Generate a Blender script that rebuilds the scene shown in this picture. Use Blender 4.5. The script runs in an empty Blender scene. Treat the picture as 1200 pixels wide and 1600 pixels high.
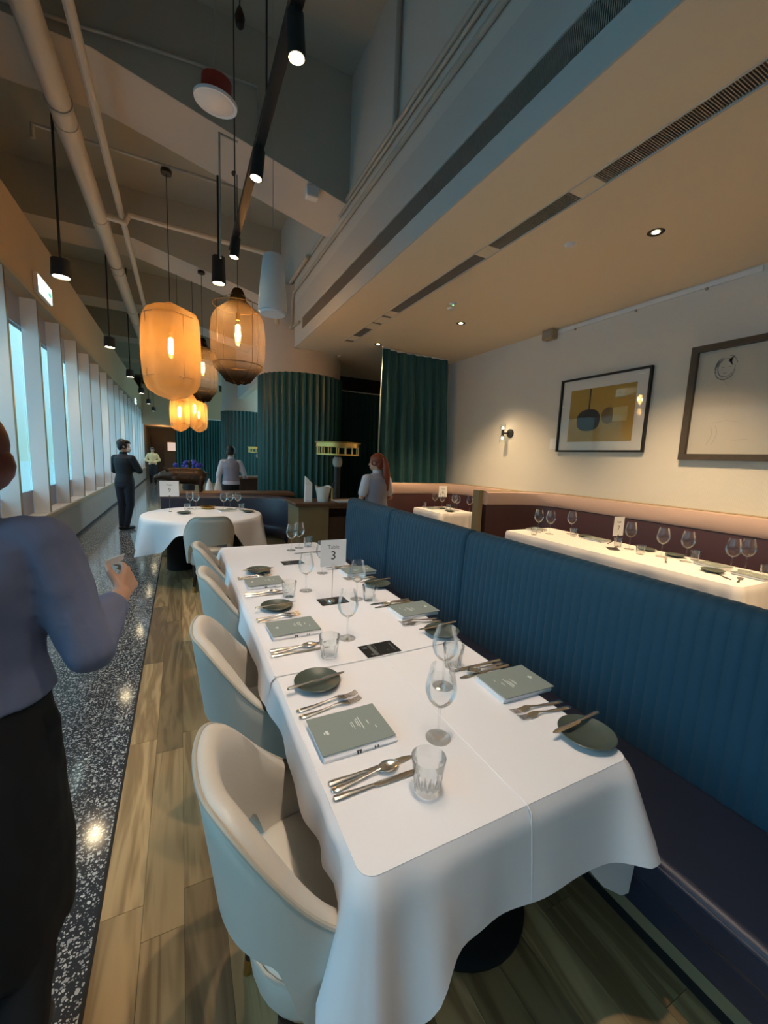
import bpy, math, random
from mathutils import Vector, Matrix
random.seed(7)
SC = bpy.context.scene
COL = SC.collection
PI = math.pi

# ------------------------------------------------------------------ camera, sky, exposure
def make_camera():
    yaw, pit, rol = 0.466639499, 0.131832429, 0.0406096053
    cy, sy, cp, sp, cr, sr = math.cos(yaw), math.sin(yaw), math.cos(pit), math.sin(pit), math.cos(rol), math.sin(rol)
    f = Vector((sy*cp, cy*cp, -sp)); r0 = Vector((cy, -sy, 0)); u0 = r0.cross(f)
    r = cr*r0 + sr*u0; u = -sr*r0 + cr*u0
    cd = bpy.data.cameras.new('camera'); co = bpy.data.objects.new('camera', cd); COL.objects.link(co)
    m = Matrix((( r.x, u.x, -f.x, 0), (r.y, u.y, -f.y, 0), (r.z, u.z, -f.z, 1.55), (0, 0, 0, 1)))
    co.matrix_world = m
    cd.sensor_fit = 'VERTICAL'; cd.sensor_height = 36.0; cd.lens = 632.684/1600*36.0
    cd.clip_start = 0.02; cd.clip_end = 400
    SC.camera = co
make_camera()
SC.view_settings.view_transform = 'Standard'
SC.view_settings.look = 'None'
SC.view_settings.gamma = 1
SC.view_settings.use_curve_mapping = False
SC.view_settings.exposure = 0.85
W = bpy.data.worlds.new('dusk_sky'); SC.world = W; W.use_nodes = True
nt = W.node_tree; nt.nodes.clear()
tc = nt.nodes.new('ShaderNodeTexCoord'); sx = nt.nodes.new('ShaderNodeSeparateXYZ')
rmp = nt.nodes.new('ShaderNodeValToRGB'); bg = nt.nodes.new('ShaderNodeBackground'); wo = nt.nodes.new('ShaderNodeOutputWorld')
nt.links.new(tc.outputs['Generated'], sx.inputs[0]); nt.links.new(sx.outputs['Z'], rmp.inputs[0])
nt.links.new(rmp.outputs[0], bg.inputs[0]); nt.links.new(bg.outputs[0], wo.inputs[0])
e = rmp.color_ramp.elements
e[0].position = 0.0; e[0].color = (0.24, 0.46, 0.46, 1)
e[1].position = 1.0; e[1].color = (1.25, 2.10, 3.05, 1)   # unseen zenith made far brighter and bluer than the horizon to light the interior
SKY_STRENGTH = 1.15
bg.inputs[1].default_value = SKY_STRENGTH

def lamp(kind, name, loc, energy, color, size=0.05, aim=None, spot=None, blend=0.5):
    d = bpy.data.lights.new(name, kind); d.energy = energy; d.color = color
    if kind in ('POINT', 'SPOT'): d.shadow_soft_size = size
    if kind == 'SPOT': d.spot_size = math.radians(spot); d.spot_blend = blend
    o = bpy.data.objects.new(name, d); COL.objects.link(o); o.location = loc
    if aim is not None:
        o.rotation_euler = (Vector(aim)-Vector(loc)).to_track_quat('-Z', 'Y').to_euler()
    return o
WARM = (1.0, 0.74, 0.46); AMBER = (1.0, 0.50, 0.16); NEUT = (1.0, 0.80, 0.62)

# ------------------------------------------------------------------ materials
def mat(name, col, rough=0.5, metal=0.0, noise=None, bump=None, coat=0.0, spec=None, sheen=0.0):
    m = bpy.data.materials.new(name); m.use_nodes = True; t = m.node_tree; b = t.nodes['Principled BSDF']
    b.inputs['Base Color'].default_value = (*col, 1); b.inputs['Roughness'].default_value = rough; b.inputs['Metallic'].default_value = metal
    if coat: b.inputs['Coat Weight'].default_value = coat
    if sheen: b.inputs['Sheen Weight'].default_value = sheen
    if spec is not None: b.inputs['Specular IOR Level'].default_value = spec
    tx = t.nodes.new('ShaderNodeTexCoord')
    if noise:
        s, amt = noise
        nz = t.nodes.new('ShaderNodeTexNoise'); nz.inputs['Scale'].default_value = s; nz.inputs['Detail'].default_value = 4
        t.links.new(tx.outputs['Object'], nz.inputs['Vector'])
        mx = t.nodes.new('ShaderNodeMix'); mx.data_type = 'RGBA'
        mx.inputs[6].default_value = (*[c*(1-amt) for c in col], 1); mx.inputs[7].default_value = (*[min(1, c*(1+amt)) for c in col], 1)
        t.links.new(nz.outputs['Fac'], mx.inputs[0]); t.links.new(mx.outputs[2], b.inputs['Base Color'])
    if bump:
        s, st = bump
        n2 = t.nodes.new('ShaderNodeTexNoise'); n2.inputs['Scale'].default_value = s; n2.inputs['Detail'].default_value = 3
        t.links.new(tx.outputs['Object'], n2.inputs['Vector'])
        bp = t.nodes.new('ShaderNodeBump'); bp.inputs['Strength'].default_value = st; bp.inputs['Distance'].default_value = 0.01
        t.links.new(n2.outputs['Fac'], bp.inputs['Height']); t.links.new(bp.outputs['Normal'], b.inputs['Normal'])
    return m
def emit(name, col, s):
    m = bpy.data.materials.new(name); m.use_nodes = True; t = m.node_tree; t.nodes.clear()
    e = t.nodes.new('ShaderNodeEmission'); e.inputs[0].default_value = (*col, 1); e.inputs[1].default_value = s
    o = t.nodes.new('ShaderNodeOutputMaterial'); t.links.new(e.outputs[0], o.inputs[0]); return m
def thin_glass(name, tint=(0.97, 0.98, 0.98), gloss=0.65, rough=0.02, base=0.028):
    m = bpy.data.materials.new(name); m.use_nodes = True; t = m.node_tree; t.nodes.clear()
    tr = t.nodes.new('ShaderNodeBsdfTransparent'); tr.inputs[0].default_value = (*tint, 1)
    gl = t.nodes.new('ShaderNodeBsdfGlossy'); gl.inputs['Roughness'].default_value = rough; gl.inputs['Color'].default_value = (1, 1, 1, 1)
    lw = t.nodes.new('ShaderNodeLayerWeight'); lw.inputs['Blend'].default_value = 0.25
    ma = t.nodes.new('ShaderNodeMath'); ma.operation = 'MULTIPLY_ADD'; ma.inputs[1].default_value = gloss; ma.inputs[2].default_value = base
    t.links.new(lw.outputs['Fresnel'], ma.inputs[0])
    mx = t.nodes.new('ShaderNodeMixShader'); t.links.new(ma.outputs[0], mx.inputs[0]); t.links.new(tr.outputs[0], mx.inputs[1]); t.links.new(gl.outputs[0], mx.inputs[2])
    o = t.nodes.new('ShaderNodeOutputMaterial'); t.links.new(mx.outputs[0], o.inputs[0]); return m
def terrazzo():
    m = bpy.data.materials.new('terrazzo'); m.use_nodes = True; t = m.node_tree; b = t.nodes['Principled BSDF']
    tx = t.nodes.new('ShaderNodeTexCoord')
    def chips(scale, thr, seed):
        mp = t.nodes.new('ShaderNodeMapping'); mp.inputs['Location'].default_value = (seed, seed*1.7, 0)
        nz = t.nodes.new('ShaderNodeTexNoise'); nz.inputs['Scale'].default_value = scale*1.6
        ad = t.nodes.new('ShaderNodeVectorMath'); ad.operation = 'MULTIPLY_ADD'; ad.inputs[1].default_value = (0.6/scale,)*3
        v = t.nodes.new('ShaderNodeTexVoronoi'); v.inputs['Scale'].default_value = scale; v.inputs['Randomness'].default_value = 1
        t.links.new(tx.outputs['Object'], mp.inputs[0]); t.links.new(mp.outputs[0], nz.inputs['Vector'])
        t.links.new(nz.outputs['Color'], ad.inputs[0]); t.links.new(mp.outputs[0], ad.inputs[2]); t.links.new(ad.outputs[0], v.inputs['Vector'])
        sp = t.nodes.new('ShaderNodeSeparateColor'); t.links.new(v.outputs['Color'], sp.inputs[0])
        r = t.nodes.new('ShaderNodeMath'); r.operation = 'MULTIPLY'; r.inputs[1].default_value = thr; t.links.new(sp.outputs[0], r.inputs[0])
        l = t.nodes.new('ShaderNodeMath'); l.operation = 'LESS_THAN'; t.links.new(v.outputs['Distance'], l.inputs[0]); t.links.new(r.outputs[0], l.inputs[1])
        return l, sp
    a, sa = chips(62, 0.50, 3.1); c, scn = chips(125, 0.52, 8.3)
    mx = t.nodes.new('ShaderNodeMath'); mx.operation = 'MAXIMUM'; t.links.new(a.outputs[0], mx.inputs[0]); t.links.new(c.outputs[0], mx.inputs[1])
    cc = t.nodes.new('ShaderNodeMix'); cc.data_type = 'RGBA'; cc.inputs[6].default_value = (0.34, 0.35, 0.35, 1); cc.inputs[7].default_value = (0.74, 0.74, 0.70, 1)
    t.links.new(sa.outputs[1], cc.inputs[0])
    m2 = t.nodes.new('ShaderNodeMix'); m2.data_type = 'RGBA'; m2.inputs[6].default_value = (0.045, 0.05, 0.056, 1)
    t.links.new(mx.outputs[0], m2.inputs[0]); t.links.new(cc.outputs[2], m2.inputs[7]); t.links.new(m2.outputs[2], b.inputs['Base Color'])
    b.inputs['Roughness'].default_value = 0.1; b.inputs['Specular IOR Level'].default_value = 0.6
    return m
def oak(name, c1, c2, along='Y', rough=0.42):
    m = bpy.data.materials.new(name); m.use_nodes = True; t = m.node_tree; b = t.nodes['Principled BSDF']
    tx = t.nodes.new('ShaderNodeTexCoord'); oi = t.nodes.new('ShaderNodeObjectInfo')
    mp = t.nodes.new('ShaderNodeMapping')
    s = (9, 0.9, 9) if along == 'Y' else ((0.9, 9, 9) if along == 'X' else (9, 9, 0.9))
    mp.inputs['Scale'].default_value = s
    ad = t.nodes.new('ShaderNodeVectorMath'); ad.operation = 'ADD'
    rs = t.nodes.new('ShaderNodeMath'); rs.operation = 'MULTIPLY'; rs.inputs[1].default_value = 37.0
    t.links.new(oi.outputs['Random'], rs.inputs[0])
    cb = t.nodes.new('ShaderNodeCombineXYZ'); t.links.new(rs.outputs[0], cb.inputs[0]); t.links.new(rs.outputs[0], cb.inputs[1])
    t.links.new(tx.outputs['Object'], ad.inputs[0]); t.links.new(cb.outputs[0], ad.inputs[1]); t.links.new(ad.outputs[0], mp.inputs[0])
    nz = t.nodes.new('ShaderNodeTexNoise'); nz.inputs['Scale'].default_value = 1.0; nz.inputs['Detail'].default_value = 3; nz.inputs['Distortion'].default_value = 0.8
    t.links.new(mp.outputs[0], nz.inputs['Vector'])
    wv = t.nodes.new('ShaderNodeMath'); wv.operation = 'MULTIPLY'; wv.inputs[1].default_value = 26; t.links.new(nz.outputs['Fac'], wv.inputs[0])
    sn = t.nodes.new('ShaderNodeMath'); sn.operation = 'SINE'; t.links.new(wv.outputs[0], sn.inputs[0])
    mr = t.nodes.new('ShaderNodeMapRange'); mr.inputs[1].default_value = -1; mr.inputs[2].default_value = 1; t.links.new(sn.outputs[0], mr.inputs[0])
    mx = t.nodes.new('ShaderNodeMix'); mx.data_type = 'RGBA'; mx.inputs[6].default_value = (*c1, 1); mx.inputs[7].default_value = (*c2, 1)
    t.links.new(mr.outputs[0], mx.inputs[0])
    hv = t.nodes.new('ShaderNodeHueSaturation'); t.links.new(mx.outputs[2], hv.inputs['Color'])
    v = t.nodes.new('ShaderNodeMapRange'); v.inputs[3].default_value = 0.50; v.inputs[4].default_value = 1.30; t.links.new(oi.outputs['Random'], v.inputs[0]); t.links.new(v.outputs[0], hv.inputs['Value'])
    t.links.new(hv.outputs[0], b.inputs['Base Color']); b.inputs['Roughness'].default_value = rough
    return m
def ribbed(name, col, axis='Y', scale=90, strength=0.5, rough=0.8):
    m = mat(name, col, rough); t = m.node_tree; b = t.nodes['Principled BSDF']
    tx = t.nodes.new('ShaderNodeTexCoord'); w = t.nodes.new('ShaderNodeTexWave'); w.bands_direction = axis; w.inputs['Scale'].default_value = scale
    t.links.new(tx.outputs['Object'], w.inputs['Vector'])
    bp = t.nodes.new('ShaderNodeBump'); bp.inputs['Strength'].default_value = strength; bp.inputs['Distance'].default_value = 0.006
    t.links.new(w.outputs['Fac'], bp.inputs['Height']); t.links.new(bp.outputs['Normal'], b.inputs['Normal'])
    return m
def lantern_mat(name, col, ombre=False):
    m = bpy.data.materials.new(name); m.use_nodes = True; t = m.node_tree; t.nodes.clear()
    tr = t.nodes.new('ShaderNodeBsdfTransparent'); tl = t.nodes.new('ShaderNodeBsdfTranslucent'); df = t.nodes.new('ShaderNodeBsdfDiffuse')
    tx = t.nodes.new('ShaderNodeTexCoord'); o = t.nodes.new('ShaderNodeOutputMaterial')
    nz = t.nodes.new('ShaderNodeTexNoise'); nz.inputs['Scale'].default_value = 7; nz.inputs['Detail'].default_value = 1
    t.links.new(tx.outputs['Object'], nz.inputs['Vector'])
    a = t.nodes.new('ShaderNodeMixShader'); a.inputs[0].default_value = 0.45
    t.links.new(tl.outputs[0], a.inputs[1]); t.links.new(df.outputs[0], a.inputs[2])
    mx = t.nodes.new('ShaderNodeMixShader'); t.links.new(tr.outputs[0], mx.inputs[1]); t.links.new(a.outputs[0], mx.inputs[2]); t.links.new(mx.outputs[0], o.inputs[0])
    mr = t.nodes.new('ShaderNodeMapRange'); mr.inputs[1].default_value = 0.3; mr.inputs[2].default_value = 0.7
    t.links.new(nz.outputs['Fac'], mr.inputs[0])
    if not ombre:
        mr.inputs[3].default_value = 0.48; mr.inputs[4].default_value = 0.53; t.links.new(mr.outputs[0], mx.inputs[0])
        tl.inputs[0].default_value = (*col, 1); df.inputs[0].default_value = (*col, 1)
    else:
        sp = t.nodes.new('ShaderNodeSeparateXYZ'); t.links.new(tx.outputs['Generated'], sp.inputs[0])
        r = t.nodes.new('ShaderNodeValToRGB'); t.links.new(sp.outputs[2], r.inputs[0])
        el = r.color_ramp.elements; el[0].position = 0.02; el[0].color = (0.97, 0.97, 0.97, 1); el[1].position = 0.99; el[1].color = (0.97, 0.97, 0.97, 1)
        for p_, v_ in ((0.14, 0.75), (0.30, 0.16), (0.66, 0.12), (0.80, 0.5), (0.88, 0.92)):
            q = r.color_ramp.elements.new(p_); q.color = (v_, v_, v_, 1)
        t.links.new(r.outputs[0], mx.inputs[0])
        r2 = t.nodes.new('ShaderNodeValToRGB'); t.links.new(sp.outputs[2], r2.inputs[0])
        el = r2.color_ramp.elements; el[0].position = 0.12; el[0].color = (0.01, 0.008, 0.006, 1); el[1].position = 0.86; el[1].color = (0.01, 0.01, 0.006, 1)
        for p_ in (0.36, 0.62):
            q = r2.color_ramp.elements.new(p_); q.color = (*col, 1)
        t.links.new(r2.outputs[0], tl.inputs[0]); t.links.new(r2.outputs[0], df.inputs[0])
    return m

M = dict(
 terrazzo=terrazzo(), oak=oak('oak_plank', (0.26, 0.165, 0.072), (0.46, 0.315, 0.15)), joint=mat('joint_black', (0.02, 0.015, 0.01), 0.8),
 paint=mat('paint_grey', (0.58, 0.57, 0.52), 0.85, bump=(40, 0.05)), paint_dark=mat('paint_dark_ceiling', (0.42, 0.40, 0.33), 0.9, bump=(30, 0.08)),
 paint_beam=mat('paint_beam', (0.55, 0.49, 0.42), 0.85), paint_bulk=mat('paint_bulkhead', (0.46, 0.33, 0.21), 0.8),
 beam_shade=mat('beam_front_shade', (0.44, 0.43, 0.37), 0.9),
 plaster=mat('plaster_low_ceiling', (0.80, 0.67, 0.48), 0.55, bump=(25, 0.04)), soffit=mat('soffit_face', (0.50, 0.50, 0.47), 0.8),
 knee=mat('knee_wall', (0.30, 0.27, 0.23), 0.6, noise=(3, 0.1)), cap=mat('sill_cap', (0.36, 0.28, 0.17), 0.5),
 sill=mat('white_sill', (0.8, 0.8, 0.8), 0.4), fin=mat('white_fin', (0.88, 0.89, 0.90), 0.45), bronze=mat('bronze_trim', (0.42, 0.28, 0.15), 0.35, 0.7),
 glass_band=mat('glass_band_tint', (0.28, 0.29, 0.36), 0.3), wallpaper=ribbed('ribbed_wallpaper', (0.72, 0.70, 0.65), 'Y', 40, 0.35),
 back=mat('back_wall_brown', (0.10, 0.06, 0.03), 0.6), slot=mat('slot_grey', (0.26, 0.27, 0.27), 0.7), slat=mat('slot_blade', (0.32, 0.29, 0.25), 0.5, 0.3),
 teal_flute=mat('teal_flute', (0.009, 0.068, 0.070), 0.33, noise=(2, 0.15)), curtain=mat('teal_curtain', (0.012, 0.085, 0.098), 0.75, noise=(6, 0.12), sheen=0.15),
 curtain_dark=mat('dark_green_curtain', (0.018, 0.085, 0.085), 0.85), drum=mat('column_plaster', (0.52, 0.43, 0.35), 0.85, bump=(12, 0.1)),
 velvet=mat('teal_velvet', (0.003, 0.052, 0.098), 0.72, noise=(5, 0.12), sheen=0.08), navy=mat('navy_leather', (0.017, 0.021, 0.040), 0.42, noise=(8, 0.2)),
 olive=mat('olive_panel', (0.24, 0.195, 0.11), 0.55), black=mat('matte_black', (0.008, 0.008, 0.009), 0.6), blackmetal=mat('black_metal', (0.012, 0.012, 0.012), 0.55),
 cream=mat('cream_leatherette', (0.64, 0.60, 0.53), 0.42, bump=(160, 0.06)), creamseat=mat('cream_seat', (0.68, 0.64, 0.56), 0.45, bump=(160, 0.06)), piping=mat('cream_piping', (0.46, 0.43, 0.36), 0.4),
 walnut=mat('walnut', (0.045, 0.022, 0.012), 0.45, noise=(12, 0.3)), brass=mat('brass', (0.65, 0.42, 0.14), 0.3, 1.0), darkbrass=mat('aged_brass', (0.30, 0.19, 0.05), 0.4, 0.9),
 cloth=mat('white_tablecloth', (0.80, 0.78, 0.79), 0.8, bump=(9, 0.12)), silver=mat('silver', (0.80, 0.76, 0.70), 0.24, 1.0),
 plate=mat('green_grey_stoneware', (0.065, 0.083, 0.066), 0.35, noise=(20, 0.15)), menu=mat('sage_menu', (0.235, 0.275, 0.25), 0.55), napkin=mat('white_napkin', (0.82, 0.81, 0.83), 0.85, bump=(30, 0.1)),
 print=mat('white_print', (0.75, 0.76, 0.72), 0.6), inkblack=mat('ink_black', (0.015, 0.015, 0.018), 0.6), leaflet=mat('black_leaflet', (0.018, 0.018, 0.018), 0.35, noise=(30, 0.6)), greyprint=mat('grey_print', (0.13, 0.13, 0.12), 0.5),
 card=mat('white_card', (0.80, 0.82, 0.84), 0.7), chrome=mat('chrome', (0.7, 0.68, 0.66), 0.15, 1.0),
 glass=thin_glass('drinking_glass'), tglass=thin_glass('tumbler_glass', (0.96, 0.975, 0.975), 0.75, 0.03, 0.05), pane=thin_glass('window_glass', (0.90, 0.97, 0.97), 0.5, 0.01, 0.03), bulbglass=thin_glass('bulb_glass', (1, 0.9, 0.75), 0.4, 0.02, 0.03),
 filament=emit('filament', (1.0, 0.62, 0.2), 40), lampface=emit('lamp_face', (1.0, 0.82, 0.5), 26), spotface=emit('spot_face', (1.0, 0.80, 0.42), 14), exitface=emit('exit_face', (0.75, 1.0, 0.95), 2.2), exitgreen=emit('exit_green', (0.03, 0.45, 0.2), 0.9), greenled=emit('green_led', (0.2, 1, 0.3), 3),
 gold_net=lantern_mat('gold_netting', (0.66, 0.41, 0.17)), ombre_net=lantern_mat('ombre_netting', (0.45, 0.33, 0.2), True), wire=mat('lantern_wire', (0.25, 0.15, 0.06), 0.4, 0.8),
 pipe=mat('beige_pipe', (0.52, 0.46, 0.38), 0.55), conduit=mat('conduit_grey', (0.40, 0.38, 0.33), 0.5), whiteplastic=mat('white_plastic', (0.72, 0.72, 0.72), 0.4), red=mat('red_can', (0.28, 0.035, 0.025), 0.5),
 burgundy=mat('burgundy_leather', (0.045, 0.014, 0.017), 0.45), pink=mat('blush_leather', (0.50, 0.36, 0.31), 0.5), wood=oak('console_wood', (0.10, 0.05, 0.025), (0.17, 0.09, 0.045), 'X'), station=mat('station_olive_wood', (0.17, 0.125, 0.06), 0.5, noise=(5, 0.15)),
 bronze_pig=mat('dark_bronze', (0.055, 0.032, 0.02), 0.42, 0.5), blueflower=mat('blue_petal', (0.03, 0.045, 0.42), 0.6), leaf=mat('dark_leaf', (0.01, 0.03, 0.015), 0.6),
 gold_art=mat('ochre_print', (0.42, 0.27, 0.05), 0.6), mount=mat('white_mount', (0.74, 0.73, 0.70), 0.7), charcoal=mat('charcoal_ink', (0.035, 0.035, 0.035), 0.7), pale=mat('pale_block', (0.55, 0.44, 0.18), 0.7), brownshade=mat('brown_block', (0.20, 0.13, 0.05), 0.7), paper=mat('cream_paper', (0.60, 0.56, 0.49), 0.7), pencil=mat('pencil_grey', (0.30, 0.28, 0.27), 0.8), faintpencil=mat('faint_pencil', (0.47, 0.44, 0.39), 0.8), darkframe=mat('dark_oak_frame', (0.065, 0.05, 0.035), 0.5, noise=(30, 0.3)), poster=emit('lit_poster', (0.75, 0.55, 0.45), 0.55),
 skin=mat('skin', (0.50, 0.29, 0.20), 0.5), blueshirt=mat('blue_grey_shirt', (0.14, 0.165, 0.27), 0.8, noise=(9, 0.15), bump=(14, 0.5)), blackcloth=mat('black_trouser', (0.006, 0.006, 0.008), 0.85), suit=mat('dark_suit', (0.010, 0.013, 0.017), 0.75), navytrouser=mat('navy_trouser', (0.014, 0.018, 0.03), 0.8), blackhair=mat('black_hair', (0.008, 0.007, 0.007), 0.5), redhair=mat('copper_hair', (0.24, 0.045, 0.015), 0.5, noise=(50, 0.4)), darkredhair=mat('dark_red_hair', (0.09, 0.014, 0.012), 0.5, noise=(50, 0.4)), maskm=mat('white_mask', (0.75, 0.74, 0.75), 0.8), whiteshirt=mat('white_shirt', (0.62, 0.62, 0.70), 0.8, bump=(14, 0.4)), greyvest=mat('grey_lilac_vest', (0.30, 0.30, 0.38), 0.8, bump=(20, 0.2)), creamshirt=mat('cream_shirt', (0.80, 0.58, 0.30), 0.8), shoe=mat('black_shoe', (0.008, 0.008, 0.009), 0.35), slip=mat('pale_paper', (0.88, 0.80, 0.72), 0.7), eye=mat('dark_eye', (0.02, 0.012, 0.01), 0.3), lips=mat('lips', (0.40, 0.14, 0.11), 0.5),
 sea=mat('harbour_water', (0.10, 0.25, 0.27), 0.15), tower=mat('distant_tower', (0.10, 0.16, 0.18), 0.8), litwin=emit('lit_window', (1.0, 0.75, 0.3), 1.2), whitebox=mat('white_ceramic', (0.72, 0.72, 0.70), 0.3), dim_glass=mat('dark_panel', (0.02, 0.018, 0.016), 0.4))

# ------------------------------------------------------------------ mesh building
class MB:
    def __init__(s): s.v = []; s.f = []
    def add(s, vs, fs):
        b = len(s.v); s.v += [tuple(p) for p in vs]; s.f += [tuple(b+i for i in q) for q in fs]; return s
    def box(s, x0, x1, y0, y1, z0, z1):
        return s.add([(x0,y0,z0),(x1,y0,z0),(x1,y1,z0),(x0,y1,z0),(x0,y0,z1),(x1,y0,z1),(x1,y1,z1),(x0,y1,z1)],
                     [(3,2,1,0),(4,5,6,7),(0,1,5,4),(1,2,6,5),(2,3,7,6),(3,0,4,7)])
    def rings(s, rs, cap0=True, cap1=True, closed=True):
        n = len(rs[0]); vs = [p for r in rs for p in r]; fs = []
        for i in range(len(rs)-1):
            for j in range(n if closed else n-1):
                k = (j+1) % n
                fs.append((i*n+j, i*n+k, (i+1)*n+k, (i+1)*n+j))
        if cap0: fs.append(tuple(range(n-1, -1, -1)))
        if cap1: fs.append(tuple((len(rs)-1)*n+j for j in range(n)))
        return s.add(vs, fs)
    def lathe(s, prof, n=24, c=(0, 0, 0), cap0=False, cap1=False, sx=1, sy=1):
        rs = [[(c[0]+r*sx*math.cos(2*PI*j/n), c[1]+r*sy*math.sin(2*PI*j/n), c[2]+z) for j in range(n)] for r, z in prof]
        return s.rings(rs, cap0, cap1)
    def cyl(s, c, r, h, n=24): return s.lathe([(r, 0), (r, h)], n, c, True, True)
    def tube(s, pts, r, n=10, caps=True):
        P = [Vector(p) for p in pts]; rr = r if isinstance(r, (list, tuple)) else [r]*len(P)
        t0 = (P[1]-P[0]).normalized(); up = Vector((0, 0, 1)) if abs(t0.z) < 0.9 else Vector((1, 0, 0))
        a = t0.cross(up).normalized(); rs = []; prev = t0
        for i, p in enumerate(P):
            t = ((P[i+1]-p).normalized() if i == 0 else ((p-P[i-1]).normalized() if i == len(P)-1 else ((P[i+1]-p).normalized()+(p-P[i-1]).normalized()).normalized()))
            a = prev.rotation_difference(t) @ a; a = (a-t*a.dot(t)).normalized(); b = t.cross(a); prev = t
            rs.append([p+a*math.cos(2*PI*j/n)*rr[i]+b*math.sin(2*PI*j/n)*rr[i] for j in range(n)])
        return s.rings(rs, caps, caps)
    def capsule(s, a, b, ra, rb, n=12, flat=None):
        a = Vector(a); b = Vector(b); d = (b-a); L = d.length or 1e-6; t = d/L
        pts = []; rad = []
        for k in range(4): q = PI/2*(1-k/4); pts.append(a-t*ra*math.sin(q)); rad.append(max(ra*math.cos(q), ra*0.05))
        for k in range(5): q = k/4; pts.append(a+d*q); rad.append(ra+(rb-ra)*q)
        for k in range(1, 5): q = PI/2*k/4; pts.append(b+t*rb*math.sin(q)); rad.append(max(rb*math.cos(q), rb*0.05))
        return s.tube(pts, rad, n)
    def ellipsoid(s, c, r, n=16, m=10, rot=None):
        rs = []
        for i in range(m+1):
            q = -PI/2+PI*i/m; cr = max(math.cos(q), 0.02)
            ring = []
            for j in range(n):
                p = Vector((r[0]*cr*math.cos(2*PI*j/n), r[1]*cr*math.sin(2*PI*j/n), r[2]*math.sin(q)))
                if rot: p = rot @ p
                ring.append(p+Vector(c))
            rs.append(ring)
        return s.rings(rs)
    def extrude(s, poly, axis, a, b):
        # poly: 2D outline; axis 'x'/'y'/'z' is the extrusion axis
        def P(u, v, w): return (w, u, v) if axis == 'x' else ((u, w, v) if axis == 'y' else (u, v, w))
        n = len(poly); vs = [P(u, v, a) for u, v in poly]+[P(u, v, b) for u, v in poly]
        fs = [tuple(range(n-1, -1, -1)), tuple(range(n, 2*n))]+[(i, (i+1) % n, n+(i+1) % n, n+i) for i in range(n)]
        return s.add(vs, fs)
    def mesh(s, name, m, smooth=35):
        me = bpy.data.meshes.new(name); me.from_pydata(s.v, [], s.f)
        import bmesh
        bm = bmesh.new(); bm.from_mesh(me); bmesh.ops.recalc_face_normals(bm, faces=bm.faces); bm.to_mesh(me); bm.free()
        me.materials.append(m)
        if smooth:
            me.shade_smooth(); me.set_sharp_from_angle(angle=math.radians(smooth))
        return me
def put(name, me, parent=None, loc=(0, 0, 0), rot=(0, 0, 0), bevel=0, seg=2):
    o = bpy.data.objects.new(name, me); COL.objects.link(o); o.location = loc; o.rotation_euler = rot
    if parent is not None: o.parent = parent
    if bevel:
        b = o.modifiers.new('bevel', 'BEVEL'); b.width = bevel; b.segments = seg; b.limit_method = 'ANGLE'; b.angle_limit = 0.6
    return o
def obj(name, mb, m, parent=None, loc=(0, 0, 0), rot=(0, 0, 0), bevel=0, seg=2, smooth=35):
    return put(name, mb.mesh(name, M[m] if isinstance(m, str) else m, smooth), parent, loc, rot, bevel, seg)
def tag(o, label, cat, group=None, kind=None):
    o['label'] = label; o['category'] = cat
    if group: o['group'] = group
    if kind: o['kind'] = kind
    return o
def thing(name, label, cat, loc=(0, 0, 0), rz=0.0, group=None):
    o = bpy.data.objects.new(name, None); COL.objects.link(o); o.location = loc; o.rotation_euler = (0, 0, rz)
    return tag(o, label, cat, group)
def struct(name, mb=None, m=None, smooth=35, bevel=0):
    if mb is None:
        o = bpy.data.objects.new(name, None); COL.objects.link(o)
    else: o = obj(name, mb, m, smooth=smooth, bevel=bevel)
    o['kind'] = 'structure'; return o
def dup(root, label, loc, rz=0.0, group=None):
    r = root.copy(); COL.objects.link(r); r.location = loc; r.rotation_euler = (0, 0, rz); r['label'] = label
    if group: r['group'] = group
    for ch in list(root.children):
        c = ch.copy(); COL.objects.link(c); c.parent = r
        for g in list(ch.children):
            d = g.copy(); COL.objects.link(d); d.parent = c
    return r
def text_part(name, body, size, m, parent, loc, rot, depth=0.0006):
    cu = bpy.data.curves.new('text', 'FONT'); cu.body = body; cu.size = size; cu.align_x = 'CENTER'; cu.align_y = 'CENTER'; cu.extrude = depth
    t = bpy.data.objects.new('tmp', cu); COL.objects.link(t)
    dg = bpy.context.evaluated_depsgraph_get(); me = bpy.data.meshes.new_from_object(t.evaluated_get(dg)); bpy.data.objects.remove(t)
    me.materials.clear(); me.materials.append(M[m]); return put(name, me, parent, loc, rot)

# ================================================================== STRUCTURE
XW = -1.63; XF = 1.83; XR = 4.68; ZC = 5.8; ZL = 3.40; YB = 27.0
struct('floor', MB().box(-1.95, -0.285, -2.5, YB, -0.08, 0.0), 'terrazzo')
wf = struct('floor', MB().box(-0.275, 5.2, -2.5, YB, -0.08, -0.006), 'joint')
tag_edge = struct('trim_1', MB().box(-0.285, -0.274, -2.5, YB, -0.08, 0.001), 'joint')
# planks, near ones one by one
pw = 0.125
plank_me = {}
for i in range(13):
    x0 = -0.274+i*pw; y = -0.3-random.random()*1.2
    ymax = 7.2 if i < 9 else 4.6
    while y < ymax:
        L = random.choice((0.9, 1.2, 1.5, 1.8))
        if L not in plank_me: plank_me[L] = MB().box(0.0006, pw-0.0006, 0.0008, L-0.0008, -0.008, 0.0).mesh('plank', M['oak'], 0)
        if y+L > 0.1: put('plank', plank_me[L], wf, (x0, y, random.uniform(0, 0.0004)))
        y += L
farwood = obj('boards_beyond', MB().box(-0.274, 1.351, 7.3, YB, -0.008, -0.0004).box(1.36, 5.2, -2.5, YB, -0.008, -0.0004), 'oak', wf); farwood['kind'] = 'stuff'
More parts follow.
